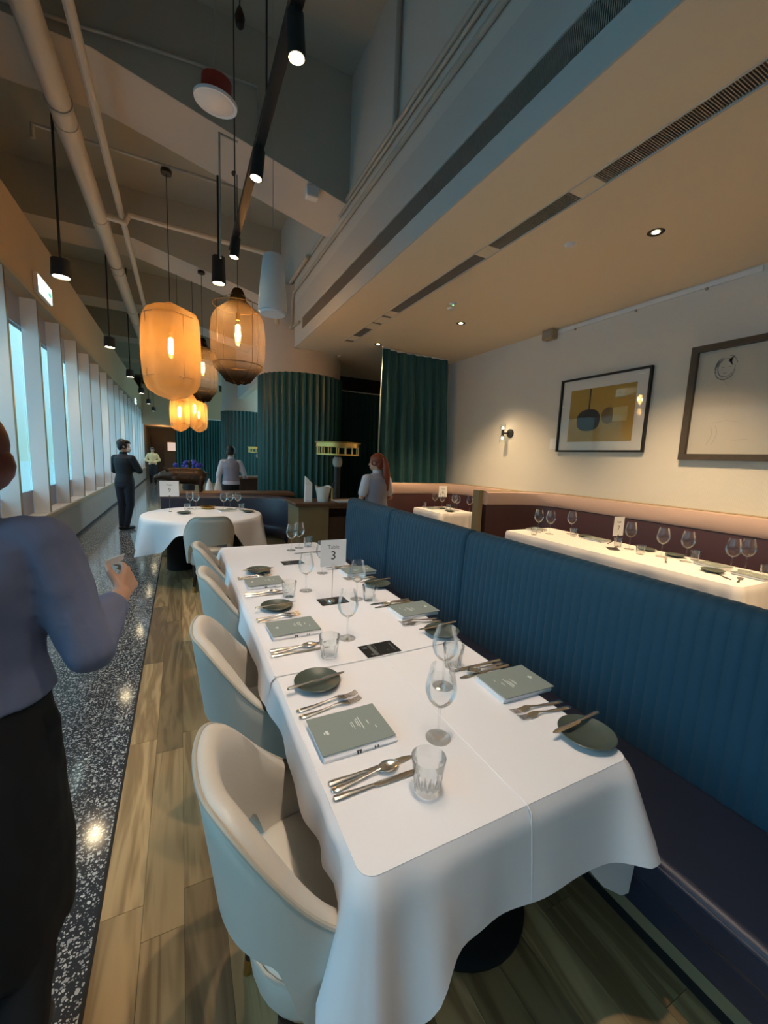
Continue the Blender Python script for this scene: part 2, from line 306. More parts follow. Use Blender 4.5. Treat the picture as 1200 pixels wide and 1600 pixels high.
# left window wall
struct('wall_left', MB().box(-1.98, XW, -2.5, 24.6, 0, 0.60), 'knee')
struct('trim_2', MB().box(-1.70, XW+0.012, -2.5, 24.6, 0.545, 0.605), 'cap', bevel=0.004)
struct('trim_3', MB().box(-1.98, XW-0.005, -2.5, 24.6, 0.605, 0.622), 'sill')
struct('baseboard_left', MB().box(XW-0.01, XW+0.008, -2.5, 24.6, 0, 0.05), 'black')
struct('trim_4', MB().box(-1.70, XW+0.012, -2.5, 24.6, 3.40, 3.47), 'cap')
struct('wall_left_upper', MB().box(-1.98, XW, -2.5, 24.6, 3.405, 4.30), 'paint_bulk')
struct('wall_left_outer', MB().box(-3.1, -2.95, -2.5, YB, 4.0, ZC), 'paint_dark')
struct('wall_left_ledge', MB().box(-3.1, -1.98, -2.5, YB, 4.0, 4.10), 'paint_dark')
fin_me = MB().box(-1.80, XW+0.002, -0.014, 0.014, 0.622, 3.40).mesh('fin', M['fin'], 0)
edge_me = MB().box(XW+0.002, XW+0.012, -0.016, 0.016, 0.622, 3.40).mesh('edge_trim', M['bronze'], 0)
pane_me = MB().box(-1.812, -1.804, 0.014, 1.106, 0.93, 3.03).mesh('pane', M['pane'], 0)
sp_me = MB().box(-1.815, -1.802, 0.014, 1.106, 3.03, 3.40).mesh('glass_band', M['glass_band'], 0)
sl_me = MB().box(-1.815, -1.802, 0.014, 1.106, 0.622, 0.93).mesh('glass_band', M['glass_band'], 0)  # lower band: violet reflection in the glass built as an opaque tinted panel
for k in range(-6, 17):
    w = struct('window_%d' % (k+7)); w.location = (0, 5.9+1.12*k, 0)
    put('fin', fin_me, w); put('edge_trim', edge_me, w)
    if k < 16:
        put('pane', pane_me, w); put('glass_band', sp_me, w); put('glass_band', sl_me, w)
struct('wall_left_end', MB().box(-3.1, XW, 24.3, YB, 0, ZC), 'back')
struct('wall_back', MB().box(-3.1, 6.0, YB, YB+0.15, 0, ZC), 'back')
struct('wall_front', MB().box(-3.1, 6.0, -2.65, -2.5, 0, ZC), 'paint')
# high ceiling and beams
struct('ceiling', MB().box(-3.1, 6.0, -2.65, YB, ZC, ZC+0.1), 'paint_dark')
for k in range(-1, 6):
    y0 = 4.87+3.64*k
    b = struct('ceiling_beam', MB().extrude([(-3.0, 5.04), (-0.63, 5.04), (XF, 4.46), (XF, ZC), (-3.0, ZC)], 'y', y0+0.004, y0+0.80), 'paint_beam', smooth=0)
    f = obj('front_face', MB().extrude([(-3.0, 5.042), (-0.63, 5.042), (XF, 4.462), (XF, ZC), (-3.0, ZC)], 'y', y0, y0+0.004), 'beam_shade', b, smooth=0)  # shade on the beam's front put into a darker slab colour
# upper wall + soffit box on the right
struct('wall_upper_right', MB().box(XF, XF+0.2, -2.5, 7.45, 4.13, ZC).box(XF, XF+0.2, 8.9, 16.5, 3.4, ZC).box(XF, XF+0.2, 7.45, 8.9, 3.6, ZC), 'paint', smooth=0)
s = struct('wall_soffit_face')
obj('upper_strip', MB().box(XF-0.008, XF+0.15, -2.5, 7.36, 3.77, 4.13), 'soffit', s)
obj('lower_strip', MB().box(XF-0.008, XF+0.004, -2.5, 7.36, ZL, 3.59), 'soffit', s)
obj('slot_back', MB().box(XF+0.03, XF+0.15, -2.5, 6.86, 3.59, 3.77), 'slot', s)
obj('slot_end', MB().box(XF-0.008, XF+0.15, 6.86, 7.36, 3.59, 3.77), 'soffit', s)
bl = MB()
for i in range(640):
    y = -0.8+i*0.012
    bl.box(XF+0.002, XF+0.03, y, y+0.005, 3.59, 3.77)
g = obj('slot_blades', bl, 'slat', s, smooth=0); g['kind'] = 'stuff'
struct('ceiling_low', MB().box(XF+0.004, 2.40, -2.5, 7.36, ZL, ZL+0.1).box(2.55, 5.0, -2.5, 7.36, ZL, ZL+0.1).box(2.40, 2.55, -2.5, 0.1, ZL, ZL+0.1).box(2.40, 2.55, 6.45, 7.36, ZL, ZL+0.1).box(2.4, 2.55, 0.1, 6.45, ZL+0.045, ZL+0.1).box(2.7, 6, 7.36, 9.2, ZL, ZL+0.1), 'plaster', smooth=0)
gr = thing('ceiling_grille', 'long slotted air grille running along the low beige ceiling', 'grille', (2.4, 0.1, ZL))
obj('frame', MB().box(-0.004, 0.006, 0, 6.35, -0.004, 0.04).box(0.144, 0.154, 0, 6.35, -0.004, 0.04), 'soffit', gr)
bl = MB()
for i in range(480): bl.box(0.006, 0.144, i*0.0132, i*0.0132+0.005, 0.003, 0.03)
g = obj('blades', bl, 'slat', gr, smooth=0); g['kind'] = 'stuff'
for y in (0, 1.9, 2.9, 4.75, 5.0, 5.3, 6.0): obj('blank_plate', MB().box(0.006, 0.144, y, y+(0.18 if y < 5 else 0.25), 0.0, 0.012), 'plaster', gr)
struct('wall_right', MB().box(XR, XR+0.15, -2.5, 6.75, 0, ZL), 'wallpaper')
struct('wall_right_return', MB().box(XR-0.02, XR+0.15, 6.75, 9.3, 0, ZL), 'drum')
struct('wall_alcove_back', MB().box(2.0, 6.0, 9.2, 9.35, 0, ZL+0.1), 'black')
# columns
def column(yc):
    c = struct('column_drum', MB().lathe([(0.765, 0.0), (0.765, 4.46)], 48, (0, 0, 0), True, True), 'drum')
    c.location = (2.14, yc, 0)
    N = 42; r0 = 0.812; sec = []
    K = 8
    for j in range(K+1):
        q = j/K; a = (q-0.5)*2*PI/N
        r = r0-0.042*math.sin(PI*q)**0.8
        sec.append((r*math.cos(a), r*math.sin(a)))
    sec += [(0.767*math.cos(PI/N), 0.767*math.sin(PI/N)), (0.767*math.cos(-PI/N), 0.767*math.sin(-PI/N))]
    me = MB().extrude(sec, 'z', 0.0, 3.0).mesh('flute', M['teal_flute'], 40)
    for i in range(N): put('flute', me, c, rot=(0, 0, 2*PI*i/N))
    return c
column(8.1); column(16.1)
for y in (8.1, 16.1): pass
# exterior
struct('exterior_harbour', MB().box(-330, -2.6, -150, 300, -9, -8.5), 'sea')
sk = random.Random(3)
for i in range(46):
    y = -60+i*7.5; h = sk.uniform(2, 15); x = -250-sk.uniform(0, 30); w_ = sk.uniform(4, 7)
    b = thing('distant_tower', 'dark far harbour-side tower seen through the window glass', 'building', (x, y, -8.5), 0, 'skyline across the harbour')
    obj('tower_block', MB().box(0, 6, 0, w_, 0, 8.5+h).box(1, 5, w_*0.3, w_*0.7, 8.5+h, 8.5+h*1.15), 'tower', b)
    if i % 3 == 0: obj('lit_window', MB().box(6, 6.1, w_*0.3, w_*0.55, 8+h*0.3, 8+h*0.3+2.5), 'litwin', b)

# ================================================================== CEILING SERVICES
def pipe(name, label, pts, r, m='conduit', cat='pipe', n=10):
    return tag(obj(name, MB().tube(pts, r, n), m), label, cat)
# big pipe with couplings
bp = thing('drain_pipe', 'fat beige pipe running lengthwise under the high ceiling', 'pipe', (-0.94, 0, 4.72))
obj('pipe_run', MB().tube([(0, -2.4, 0), (0, 26.8, 0)], 0.10, 20), 'pipe', bp)
for y in (3.0, 5.45, 7.3, 9.2, 11.5, 14, 17): obj('coupling', MB().tube([(0, y, 0), (0, y+0.28, 0)], 0.108, 20), 'pipe', bp)
for y in (5.2, 8.9, 12.5): obj('hanger', MB().tube([(0, y, 0.1), (0, y, 0.34)], 0.012, 8).tube([(0, y-0.02, 0), (0, y+0.02, 0)], 0.112, 20), 'conduit', bp)
pipe('sprinkler_pipe', 'slim beige pipe running parallel beside the fat pipe', [(-0.645, -2.4, 4.68), (-0.645, 26.8, 4.68)], 0.040, 'pipe')
pipe('cross_conduit', 'thin conduit on the dark face of the nearest ceiling beam', [(-1.6, 4.84, 5.08), (-0.9, 4.84, 5.13), (0.2, 4.84, 5.24), (0.8, 4.84, 5.27), (0.82, 4.84, 4.75)], 0.018)
pipe('lantern_conduit', 'thin conduit crossing above the gold lantern canopy', [(-1.3, 5.88, 4.70), (-1.3, 5.88, 4.835), (0.9, 5.88, 4.835)], 0.02)
pipe('cranked_pipe', 'beige pipe cranked off the fat pipe then dropping down by the white speaker', [(-0.80, 6.9, 4.57), (-0.60, 6.9, 4.55), (-0.55, 6.9, 4.66), (1.33, 6.9, 4.62), (1.42, 6.9, 4.54), (1.42, 6.9, 3.6)], 0.04, 'pipe')
pipe('wall_conduit', 'upper one of the two conduits along the wall over the soffit', [(XF-0.03, -2.4, 4.52), (XF-0.03, 6.3, 4.52)], 0.022)
pipe('wall_conduit', 'middle conduit with open end clips on the wall over the soffit', [(XF-0.03, -2.4, 4.45), (XF-0.03, 5.1, 4.45)], 0.016)
pipe('wall_conduit', 'lowest long conduit just above the pale soffit band', [(XF-0.03, -2.4, 4.30), (XF-0.03, 7.35, 4.30), (XF-0.03, 7.42, 4.2), (XF-0.03, 7.42, 3.75), (XF-0.03, 6.95, 3.72)], 0.024)
pipe('wall_conduit', 'short conduit bent down beside the column top', [(XF-0.06, 6.4, 4.50), (XF-0.06, 7.7, 4.50), (XF-0.06, 7.78, 4.42), (XF-0.06, 7.78, 3.85), (XF-0.06, 7.70, 3.75), (XF-0.06, 7.3, 3.74)], 0.03, 'pipe')
pipe('riser_conduit', 'vertical conduit pair rising up the upper wall', [(XF-0.03, 3.67, 4.53), (XF-0.03, 3.67, ZC)], 0.024)
pipe('stub_conduit', 'thin bent conduit hanging beside the black track', [(0.42, 4.86, 4.72), (0.60, 4.86, 4.70)], 0.012)
pipe('drop_conduit', 'thin drop conduit behind the black track', [(0.42, 4.86, 4.73), (0.42, 4.86, 3.55)], 0.010)
# track with spots
trk = thing('track_light', 'black lighting track hung over the long white table', 'light', (0.50, 0, 3.5))
obj('track', MB().box(-0.028, 0.028, -1.5, 4.60, 0, 0.05), 'blackmetal', trk)
for y in (-0.5, 2.75, 4.3): obj('hanger_rod', MB().tube([(0, y, 0.04), (0, y, ZC-3.5)], 0.006, 6), 'blackmetal', trk)
obj('cable', MB().tube([(0.025, 2.0, 0.06), (0.03, 2.35, 0.075), (0.026, 2.7, 0.055), (0.03, 3.1, 0.07)], 0.008, 6), 'black', trk)
AIMS = [(-0.6, 0.35, 0.75), (0.62, 0.72, 0.75), (1.25, 0.74, 0.75), (2.07, 0.72, 0.75), (3.00, 0.78, 0.75), (4.22, 0.5, 0.75)]
for i, (y, ax, az) in enumerate(AIMS):
    sp_ = obj('spot_head', MB().lathe([(0.0, 0.0), (0.038, 0.0), (0.041, -0.12), (0.041, -0.17), (0.035, -0.17), (0.035, -0.160), (0.0, -0.160)], 20), 'blackmetal', trk, (0.0, y, -0.01), (0, 0.12 if i != 3 else -0.05, 0))
    obj('lamp_disc', MB().lathe([(0.0, -0.178), (0.02, -0.176), (0.035, -0.169)], 20), 'spotface', sp_)
    obj('spot_adapter', MB().box(-0.012, 0.012, y-0.04, y+0.04, -0.03, 0), 'blackmetal', trk)
    if i < 5: lamp('SPOT', 'track_spot', (0.52, y, 3.28), (22, 54, 33, 33, 35)[i], NEUT, 0.03, (0.72 if i else -0.2, y*0.88+(0.42 if i else 1.2), 0.75), 62 if i else 44, 0.8)  # the first, behind the camera, is added to warm chairs and floor
lamp('SPOT', 'track_spot', (0.50, 4.22, 3.28), 52, NEUT, 0.03, (0.35, 4.85, 0.75), 74, 0.8)
# window-side pendant downlights
def pendant(name, loc, top, label, group=None, energy=28, r=0.09, h=0.17):
    p = thing(name, label, 'light', loc, 0, group)
    body = obj('shade', MB().lathe([(0.02, h+0.02), (r*0.92, h), (r, 0.02), (r, 0), (r*0.86, 0), (r*0.86, 0.03)], 20), 'blackmetal', p)
    obj('lamp_disc', MB().lathe([(0, 0.012), (r*0.85, 0.012)], 20), 'lampface', p)
    obj('stem', MB().tube([(0, 0, h), (0, 0, top-loc[2])], 0.012, 8), 'blackmetal', p)
    lamp('SPOT', name+'_light', (loc[0], loc[1], loc[2]-0.02), energy, WARM, 0.06, (loc[0], loc[1], 0), 110, 0.8)
    return p
ORD = ['nearest', 'second nearest', 'third', 'fourth', 'fifth', 'sixth', 'seventh']
for i in range(7):
    pendant('pendant_downlight', (-1.07, 5.56+3.26*i, 3.28), ZC, 'black pendant downlight beside the window wall, %s along the row' % ORD[i], 'black pendant downlights along the windows')
pendant('pendant_downlight', (0.46, 5.6, 3.56), 4.75, 'black pendant downlight on a rod between the two big lanterns and the track', None, 28, 0.08, 0.30)
# lanterns
def lantern(loc, R, H, top, style, label, watts):
    p = thing('net_lantern', label, 'lantern', loc, 0, 'net lanterns over the aisle')
    rr = random.Random(label)
    n = 40; prof = [(0.10, 1.0), (0.22, 0.975), (0.55, 0.945), (0.80, 0.915), (0.93, 0.85), (0.975, 0.72), (1.0, 0.55), (1.0, 0.42), (0.97, 0.28), (0.91, 0.18), (0.78, 0.10), (0.5, 0.045), (0.22, 0.012), (0.06, 0.0)] if style == 'gold' else \
        [(0.05, 1.0), (0.16, 1.02), (0.24, 0.97), (0.30, 0.90), (0.52, 0.84), (0.80, 0.78), (0.95, 0.70), (1.0, 0.55), (1.0, 0.40), (0.95, 0.26), (0.85, 0.18), (0.6, 0.10), (0.42, 0.03), (0.30, 0.06), (0.15, 0.05), (0.04, 0.0)]
    rs = []
    for r, z in prof:
        ring = []
        for j in range(n):
            a = 2*PI*j/n; wob = 1+(0.045*math.cos(4*a+0.6)+0.02*math.cos(9*a))*(1 if 0.2 < z < 0.9 else 1.6)+0.012*math.sin(11*a+z*9)
            ring.append((R*r*wob*math.cos(a), R*r*wob*math.sin(a), H*z+0.012*math.sin(5*a+1)*r))
        rs.append(ring)
    obj('netting', MB().rings(rs, False, False), 'gold_net' if style == 'gold' else 'ombre_net', p, smooth=80)
    w = MB()
    for z, k in ((0.84, 0.93), (0.22, 0.92)): w.tube([(R*k*math.cos(2*PI*j/24), R*k*math.sin(2*PI*j/24), H*z) for j in range(25)], 0.005, 6)
    for a in (0.5, 2.1, 3.65, 5.2): w.tube([(R*0.2*math.cos(a), R*0.2*math.sin(a), H*0.96), (R*0.93*math.cos(a), R*0.93*math.sin(a), H*0.84), (R*0.92*math.cos(a), R*0.92*math.sin(a), H*0.22), (R*0.2*math.cos(a), R*0.2*math.sin(a), H*0.03)], 0.0035, 6)
    obj('wire_frame', w, 'wire', p)
    b = obj('bulb', MB().lathe([(0.0, -0.15), (0.02, -0.145), (0.045, -0.10), (0.055, -0.03), (0.05, 0.06), (0.03, 0.12), (0.02, 0.16)], 16, (0, 0, H*0.56)), 'bulbglass', p)
    obj('filament', MB().capsule((0, 0, H*0.56-0.075), (0, 0, H*0.56+0.075), 0.027, 0.027), 'filament', b)
    obj('socket', MB().cyl((0, 0, H*0.56+0.15), 0.022, 0.08, 12), 'darkbrass', p)
    obj('cord', MB().tube([(0, 0, H*0.56+0.2), (0, 0, top-loc[2])], 0.005, 6), 'black', p)
    obj('canopy', MB().cyl((0, 0, top-loc[2]-0.04), 0.06, 0.04, 16), 'black', p)
    lamp('POINT', 'lantern_bulb', (loc[0], loc[1], loc[2]+H*0.56), watts, AMBER, 0.05)
lantern((-0.078, 5.9, 2.17), 0.325, 1.16, 4.80, 'gold', 'largest gold net lantern, in front of the others', 7)
lantern((0.657, 5.45, 2.37), 0.305, 1.10, 4.78, 'ombre', 'smoky net lantern with black gathered ends beside the fluted column', 30)
lantern((0.41, 8.6, 2.45), 0.25, 1.15, 4.785, 'ombre', 'dark-ended net lantern half hidden behind the largest gold one', 16)
lantern((0.0, 9.6, 1.93), 0.18, 0.72, ZC, 'gold', 'small lowest gold net lantern hanging farthest left', 8)
lantern((0.31, 10.6, 2.05), 0.19, 0.82, ZC, 'gold', 'small gold net lantern right of the lowest one', 8)
lantern((0.47, 12.4, 2.05), 0.21, 0.85, 4.775, 'gold', 'farthest small gold net lantern, overlapped by its neighbour', 8)
# speakers etc
sp1 = thing('hanging_speaker', 'round white speaker with red can hung below the dark ceiling', 'speaker', (0.322, 4.0, 4.38))
obj('grille', MB().lathe([(0, -0.012), (0.13, -0.010), (0.14, -0.004)], 28), 'whiteplastic', sp1, rot=(0.10, 0.06, 0))
obj('rim', MB().lathe([(0.14, -0.006), (0.165, -0.012), (0.168, 0.01), (0.14, 0.012)], 28), 'card', sp1, rot=(0.10, 0.06, 0))
obj('back_can', MB().lathe([(0.115, 0.01), (0.115, 0.15), (0, 0.16)], 24), 'red', sp1, rot=(0.10, 0.06, 0))
obj('hanger_wire', MB().tube([(0, 0, 0.15), (0, 0, ZC-4.38)], 0.004, 6), 'conduit', sp1)
sp2 = thing('pendant_speaker', 'white tapered pendant speaker above the fluted column', 'speaker', (0.865, 4.4, 2.94))
obj('body', MB().lathe([(0, 0.02), (0.125, 0.02), (0.14, 0.03), (0.142, 0.07), (0.125, 0.30), (0.10, 0.52), (0.085, 0.56), (0, 0.57)], 32), 'whiteplastic', sp2)
obj('grille', MB().lathe([(0, 0.0), (0.12, 0.004), (0.132, 0.022)], 32), 'card', sp2)
obj('cable', MB().tube([(0, 0, 0.56), (0, 0, ZC-2.94)], 0.004, 6), 'conduit', sp2)
cj = thing('cable_junction', 'small dark bulb-shaped fitting hanging near the red speaker', 'fitting', (0.50, 3.9, 4.92))
obj('cover', MB().lathe([(0.0, -0.03), (0.03, 0), (0.04, 0.06), (0.02, 0.12), (0.008, 0.14)], 14), 'black', cj); obj('wire', MB().tube([(0, 0, 0.12), (0, 0, ZC-4.92)], 0.005, 6), 'black', cj)
eb = thing('emergency_light', 'small white box fixed to the underside edge of the near beam', 'light', (1.40, 4.93, 4.50))
obj('housing', MB().box(-0.07, 0.07, -0.05, 0.05, -0.06, 0.06), 'whiteplastic', eb, bevel=0.012); obj('bracket', MB().box(-0.03, 0.03, -0.02, 0.02, 0.05, 0.10), 'conduit', eb)
for (y, z, lab) in ((7.25, 3.60, 'lit exit sign nearest on the wall over the windows'), (19.5, 3.42, 'distant small lit exit sign by the far windows')):
    ex = thing('exit_sign', lab, 'sign', (-1.60, y, z))
    obj('housing', MB().box(-0.03, 0.02, -0.32, 0.32, -0.12, 0.12), 'whiteplastic', ex, bevel=0.006)
    obj('lit_face', MB().box(0.02, 0.026, -0.30, 0.30, -0.10, 0.10), 'exitface', ex)
    obj('pictogram', MB().extrude([(0.13, -0.02), (0.20, -0.02), (0.20, -0.055), (0.26, 0.0), (0.20, 0.055), (0.20, 0.02), (0.13, 0.02)], 'x', 0.026, 0.029), 'exitgreen', ex)
# recessed ceiling fittings
for (x, y, lab, e_) in ((3.39, 2.17, 'dark-rimmed recessed downlight nearest in the low ceiling', 55), (3.43, 4.73, 'recessed downlight in the middle of the low ceiling', 55), (2.94, 6.30, 'recessed downlight next to the curtain top', 26)):
    d = thing('recessed_downlight', lab, 'light', (x, y, ZL), 0, 'recessed downlights')
    obj('rim', MB().lathe([(0.035, -0.001), (0.055, -0.006), (0.062, -0.001)], 24), 'blackmetal', d)
    obj('reflector', MB().lathe([(0.036, -0.001), (0.026, 0.012), (0.0, 0.014)], 20), 'brass', d)
    obj('lamp_disc', MB().lathe([(0, -0.002), (0.026, -0.002)], 16), 'spotface', d)
    lamp('SPOT', 'low_ceiling_spot', (x, y, ZL-0.02), e_*(4.1 if x > 3 else 5.0), (1.0, 0.68, 0.36), 0.03, (x+0.42, y+0.2, 0.75) if x > 3 else (3.1, 6.45, 1.2), 88 if x > 3 else 46, 1.0)
lamp('SPOT', 'low_ceiling_spot', (3.4, 0.0, ZL-0.02), 220, (1.0, 0.68, 0.36), 0.03, (3.8, 0.4, 0.75), 88, 1.0)  # unseen extra lamp without a fitting, added to warm the right wall
for (x, y, lab) in ((2.98, 2.63, 'white round ceiling detector nearest the dark-rimmed downlight'), (3.0, 4.36, 'white round ceiling detector beside the middle downlight'), (2.93, 4.22, 'white detector with a green light in the low ceiling')):
    d = thing('ceiling_detector', lab, 'detector', (x, y, ZL)); obj('body', MB().lathe([(0, -0.018), (0.03, -0.018), (0.045, -0.006), (0.048, 0)], 20), 'whiteplastic', d)
    if 'green' in lab: obj('led', MB().lathe([(0, -0.021), (0.007, -0.021), (0.007, -0.017)], 10), 'greenled', d)
pr = thing('picture_rail', 'white picture hanging rail along the top of the ribbed wall', 'rail', (XR-0.006, 1.0, ZL-0.05))
obj('rail', MB().box(-0.012, 0.006, 0.98, 3.24, -0.012, 0.03), 'sill', pr)
for y in (1.4, 2.1, 2.9): obj('hook', MB().box(-0.02, 0.0, y, y+0.02, -0.035, -0.012), 'conduit', pr)
ws = thing('wall_speaker', 'small grey-brown loudspeaker high on the ribbed wall', 'speaker', (XR-0.06, 4.28, ZL-0.04))
obj('cabinet', MB().box(-0.06, 0.05, -0.09, 0.09, -0.09, 0.04), 'cap', ws, bevel=0.01); obj('grille', MB().box(-0.066, -0.058, -0.075, 0.075, -0.075, 0.025), 'knee', ws)

# ================================================================== CURTAINS, WALL ART
def curtain(name, label, pts, z0, z1, m, folds, amp, flare=0.0, seed=0):
    # pts: plan polyline; pleated sheet with thickness
    t = thing(name, label, 'curtain', (pts[0][0], pts[0][1], 0))
    r = random.Random(seed); P = [Vector((x, y, 0)) for x, y in pts]
    L = [0]
    for i in range(1, len(P)): L.append(L[-1]+(P[i]-P[i-1]).length)
    n = folds*10; NZ = 10; fr = []
    ph = [r.uniform(-0.5, 0.5) for _ in range(folds+2)]
    for side in (0, 1):
        for k in range(NZ+1):
            zz = z1+(z0-z1)*k/NZ; row = []
            g = 1+flare*(k/NZ)**0.9
            for j in range(n+1):
                s = L[-1]*j/n
                i = max(q for q in range(len(P)-1) if L[q] <= s+1e-9)
                d = (P[i+1]-P[i]).normalized(); nrm = Vector((-d.y, d.x, 0))
                p = P[i]+d*(s-L[i])
                a = amp*(0.55+0.45*min(1, k/3))*(math.sin(2*PI*folds*j/n+ph[int(folds*j/n)]*1.5)+0.35*math.sin(2*PI*folds*0.5*j/n+k*0.12))
                p = P[0]+(p-P[0])*g if flare else p
                p = p+nrm*(a+side*0.006); row.append((p.x-P[0].x, p.y-P[0].y, zz))
            fr.append(row)
    A = fr[:NZ+1]; B = fr[NZ+1:]
    mb = MB(); mb.rings(A, False, False, False); mb.rings(B, False, False, False)
    mb.rings([A[0], B[0]], False, False, False); mb.rings([A[-1], B[-1]], False, False, False)
    mb.rings([[q[0] for q in A], [q[0] for q in B]], False, False, False); mb.rings([[q[-1] for q in A], [q[-1] for q in B]], False, False, False)
    obj('drape', mb, m, t, smooth=60)
    h = MB(); h.tube([(p.x-P[0].x, p.y-P[0].y, z1+0.012) for p in P], 0.012, 8); obj('curtain_track', h, 'sill', t)
    return t
curtain('curtain', 'teal pleated curtain hanging from the low ceiling behind the blush booth', [(3.04, 6.33), (3.35, 6.45), (4.44, 6.44)], 0.04, 3.37, 'curtain', 8, 0.05, 0.13, 4)
curtain('curtain', 'dark green curtain in the shadow between fluted column and teal curtain', [(2.72, 8.75), (3.6, 8.8), (4.6, 8.8)], 0.04, 3.0, 'curtain_dark', 16, 0.05, 0, 9)
curtain('curtain', 'dim green curtain at the far end behind the second column', [(-0.20, 21.0), (0.9, 21.0), (2.4, 21.0)], 0.05, 3.0, 'curtain_dark', 22, 0.05, 0, 5)
def framed(name, label, y0, y1, z0, z1, fw, fm, depth):
    t = thing(name, label, 'picture', (XR-0.004, y0, z0)); w = y1-y0; h = z1-z0
    fr = MB(); D = depth
    fr.extrude([(0, 0), (w, 0), (w-fw, fw), (fw, fw)], 'x', -D, 0); fr.extrude([(0, h), (fw, h-fw), (w-fw, h-fw), (w, h)], 'x', -D, 0)
    fr.extrude([(0, 0), (fw, fw), (fw, h-fw), (0, h)], 'x', -D, 0); fr.extrude([(w, 0), (w, h), (w-fw, h-fw), (w-fw, fw)], 'x', -D, 0)
    obj('frame', fr, fm, t, smooth=0)
    obj('glazing', MB().box(-D*0.62, -D*0.6, fw, w-fw, fw, h-fw), M['pane2'], t, smooth=0)
    return t, w, h
M['pane2'] = thin_glass('picture_glass', (0.99, 0.99, 0.99), 0.12, 0.02, 0.008)
a1, w1, h1 = framed('framed_picture', 'black framed ochre print with a hanging black pan shape', 2.83, 4.02, 1.735, 2.68, 0.022, 'black', 0.04)
def ell(c, rx, ry, n=28, f=None): return [(c[0]+rx*math.cos(2*PI*i/n), c[1]+ry*math.sin(2*PI*i/n)) for i in range(n)]
obj('mount', MB().box(-0.010, -0.004, 0.02, w1-0.02, 0.02, h1-0.02), 'mount', a1, smooth=0)
obj('print', MB().box(-0.0125, -0.010, 0.16, w1-0.155, 0.13, h1-0.15), 'gold_art', a1, smooth=0)
# (picture's left edge is at high y)
obj('pan_shape', MB().extrude([(w1-0.44+0.165*math.copysign(abs(math.cos(q))**0.8, math.cos(q)), 0.40+0.135*math.copysign(abs(math.sin(q))**0.8, math.sin(q))) for q in [2*PI*i/32 for i in range(32)]], 'x', -0.014, -0.0125).box(-0.014, -0.0125, w1-0.452, w1-0.432, 0.52, h1-0.15), 'charcoal', a1, smooth=0)
obj('pale_shape', MB().box(-0.0145, -0.0125, 0.24, 0.42, 0.37, 0.53), 'pale', a1, smooth=0)
obj('shade_shape', MB().extrude(ell((0.48, 0.44), 0.09, 0.10), 'x', -0.0135, -0.0125), 'brownshade', a1, smooth=0)
a2, w2, h2 = framed('framed_picture', 'large dark framed pencil drawing on cream paper at the wall edge', 0.75, 2.45, 1.66, 2.775, 0.06, 'darkframe', 0.05)
obj('paper', MB().box(-0.010, -0.004, 0.055, w2-0.055, 0.055, h2-0.055), 'paper', a2, smooth=0)
pk = MB()
rr = random.Random(5)
def stroke(mb, pts, wd=0.005, x=-0.0115):
    for i in range(len(pts)-1):
        a = Vector((pts[i][0], pts[i][1])); b = Vector((pts[i+1][0], pts[i+1][1])); d = (b-a); 
        if d.length < 1e-6: continue
        nn = Vector((-d.y, d.x)).normalized()*wd/2
        mb.add([(x, a.x+nn.x, a.y+nn.y), (x, b.x+nn.x, b.y+nn.y), (x, b.x-nn.x, b.y-nn.y), (x, a.x-nn.x, a.y-nn.y)], [(0, 1, 2, 3)])
for i in range(16):
    a0 = rr.uniform(0, 2*PI); R_ = rr.uniform(0.07, 0.105)
    stroke(pk, [(w2-0.30+R_*0.9*math.cos(a0+q*0.22), h2-0.24+R_*1.1*math.sin(a0+q*0.22)) for q in range(6)], 0.006)
for i in range(5): stroke(pk, [(w2-0.36+0.01*i, h2-0.14-0.006*i), (w2-0.31-0.01*i, h2-0.18-0.01*i)], 0.012)
for dx in (-0.03, 0.025): stroke(pk, [(w2-0.30+dx-0.012, h2-0.235), (w2-0.30+dx+0.012, h2-0.232)], 0.006)
stroke(pk, [(w2-0.31, h2-0.29), (w2-0.28, h2-0.288)], 0.006)
pm = obj('pencil_lines', pk, 'pencil', a2, smooth=0)
fk = MB()
for dx in (0.0, 0.07): stroke(fk, [(w2-0.28+dx*0.6-0.02*math.sin(q), 0.33-0.045*q) for q in range(5)], 0.006)
stroke(fk, [(w2-0.45, 0.36), (w2-0.36, 0.38), (w2-0.25, 0.36)], 0.004); stroke(fk, [(w2-0.34, 0.70), (w2-0.26, 0.80), (w2-0.22, 0.84)], 0.004); stroke(fk, [(w2-0.55, 0.20), (w2-0.42, 0.19)], 0.004)
obj('faint_lines', fk, 'faintpencil', a2, smooth=0)
lb = thing('wall_label', 'small white label on the wall left of the ochre print', 'label', (XR-0.003, 4.05, 1.77))
obj('card', MB().box(-0.003, 0, 0.0, 0.11, 0.0, 0.15), 'card', lb, smooth=0)
sc_ = thing('wall_sconce', 'black wall sconce with two clear glass cups on the ribbed wall', 'lamp', (XR, 4.95, 2.02))
obj('back_plate', MB().tube([(-0.025, 0, 0), (0, 0, 0)], 0.065, 24), 'black', sc_); obj('arm', MB().tube([(0, 0, 0), (-0.12, 0.05, 0.0)], 0.012, 10).capsule((-0.12, 0.05, -0.04), (-0.12, 0.05, 0.04), 0.022, 0.022), 'black', sc_)
for sg in (1, -1):
    obj('glass_cup', MB().lathe([(0.02, 0.03*sg), (0.04, 0.05*sg), (0.042, 0.15*sg)], 18, (-0.12, 0.05, 0)), 'glass', sc_)
    obj('bulb', MB().ellipsoid((-0.12, 0.05, 0.075*sg), (0.016, 0.016, 0.022), 10, 8), M['bulb_s'] if 'bulb_s' in M else M.setdefault('bulb_s', emit('sconce_bulb', (1, 0.75, 0.4), 9)), sc_)
lamp('POINT', 'sconce_light', (XR-0.12, 5.0, 2.10), 0.3, WARM, 0.03)

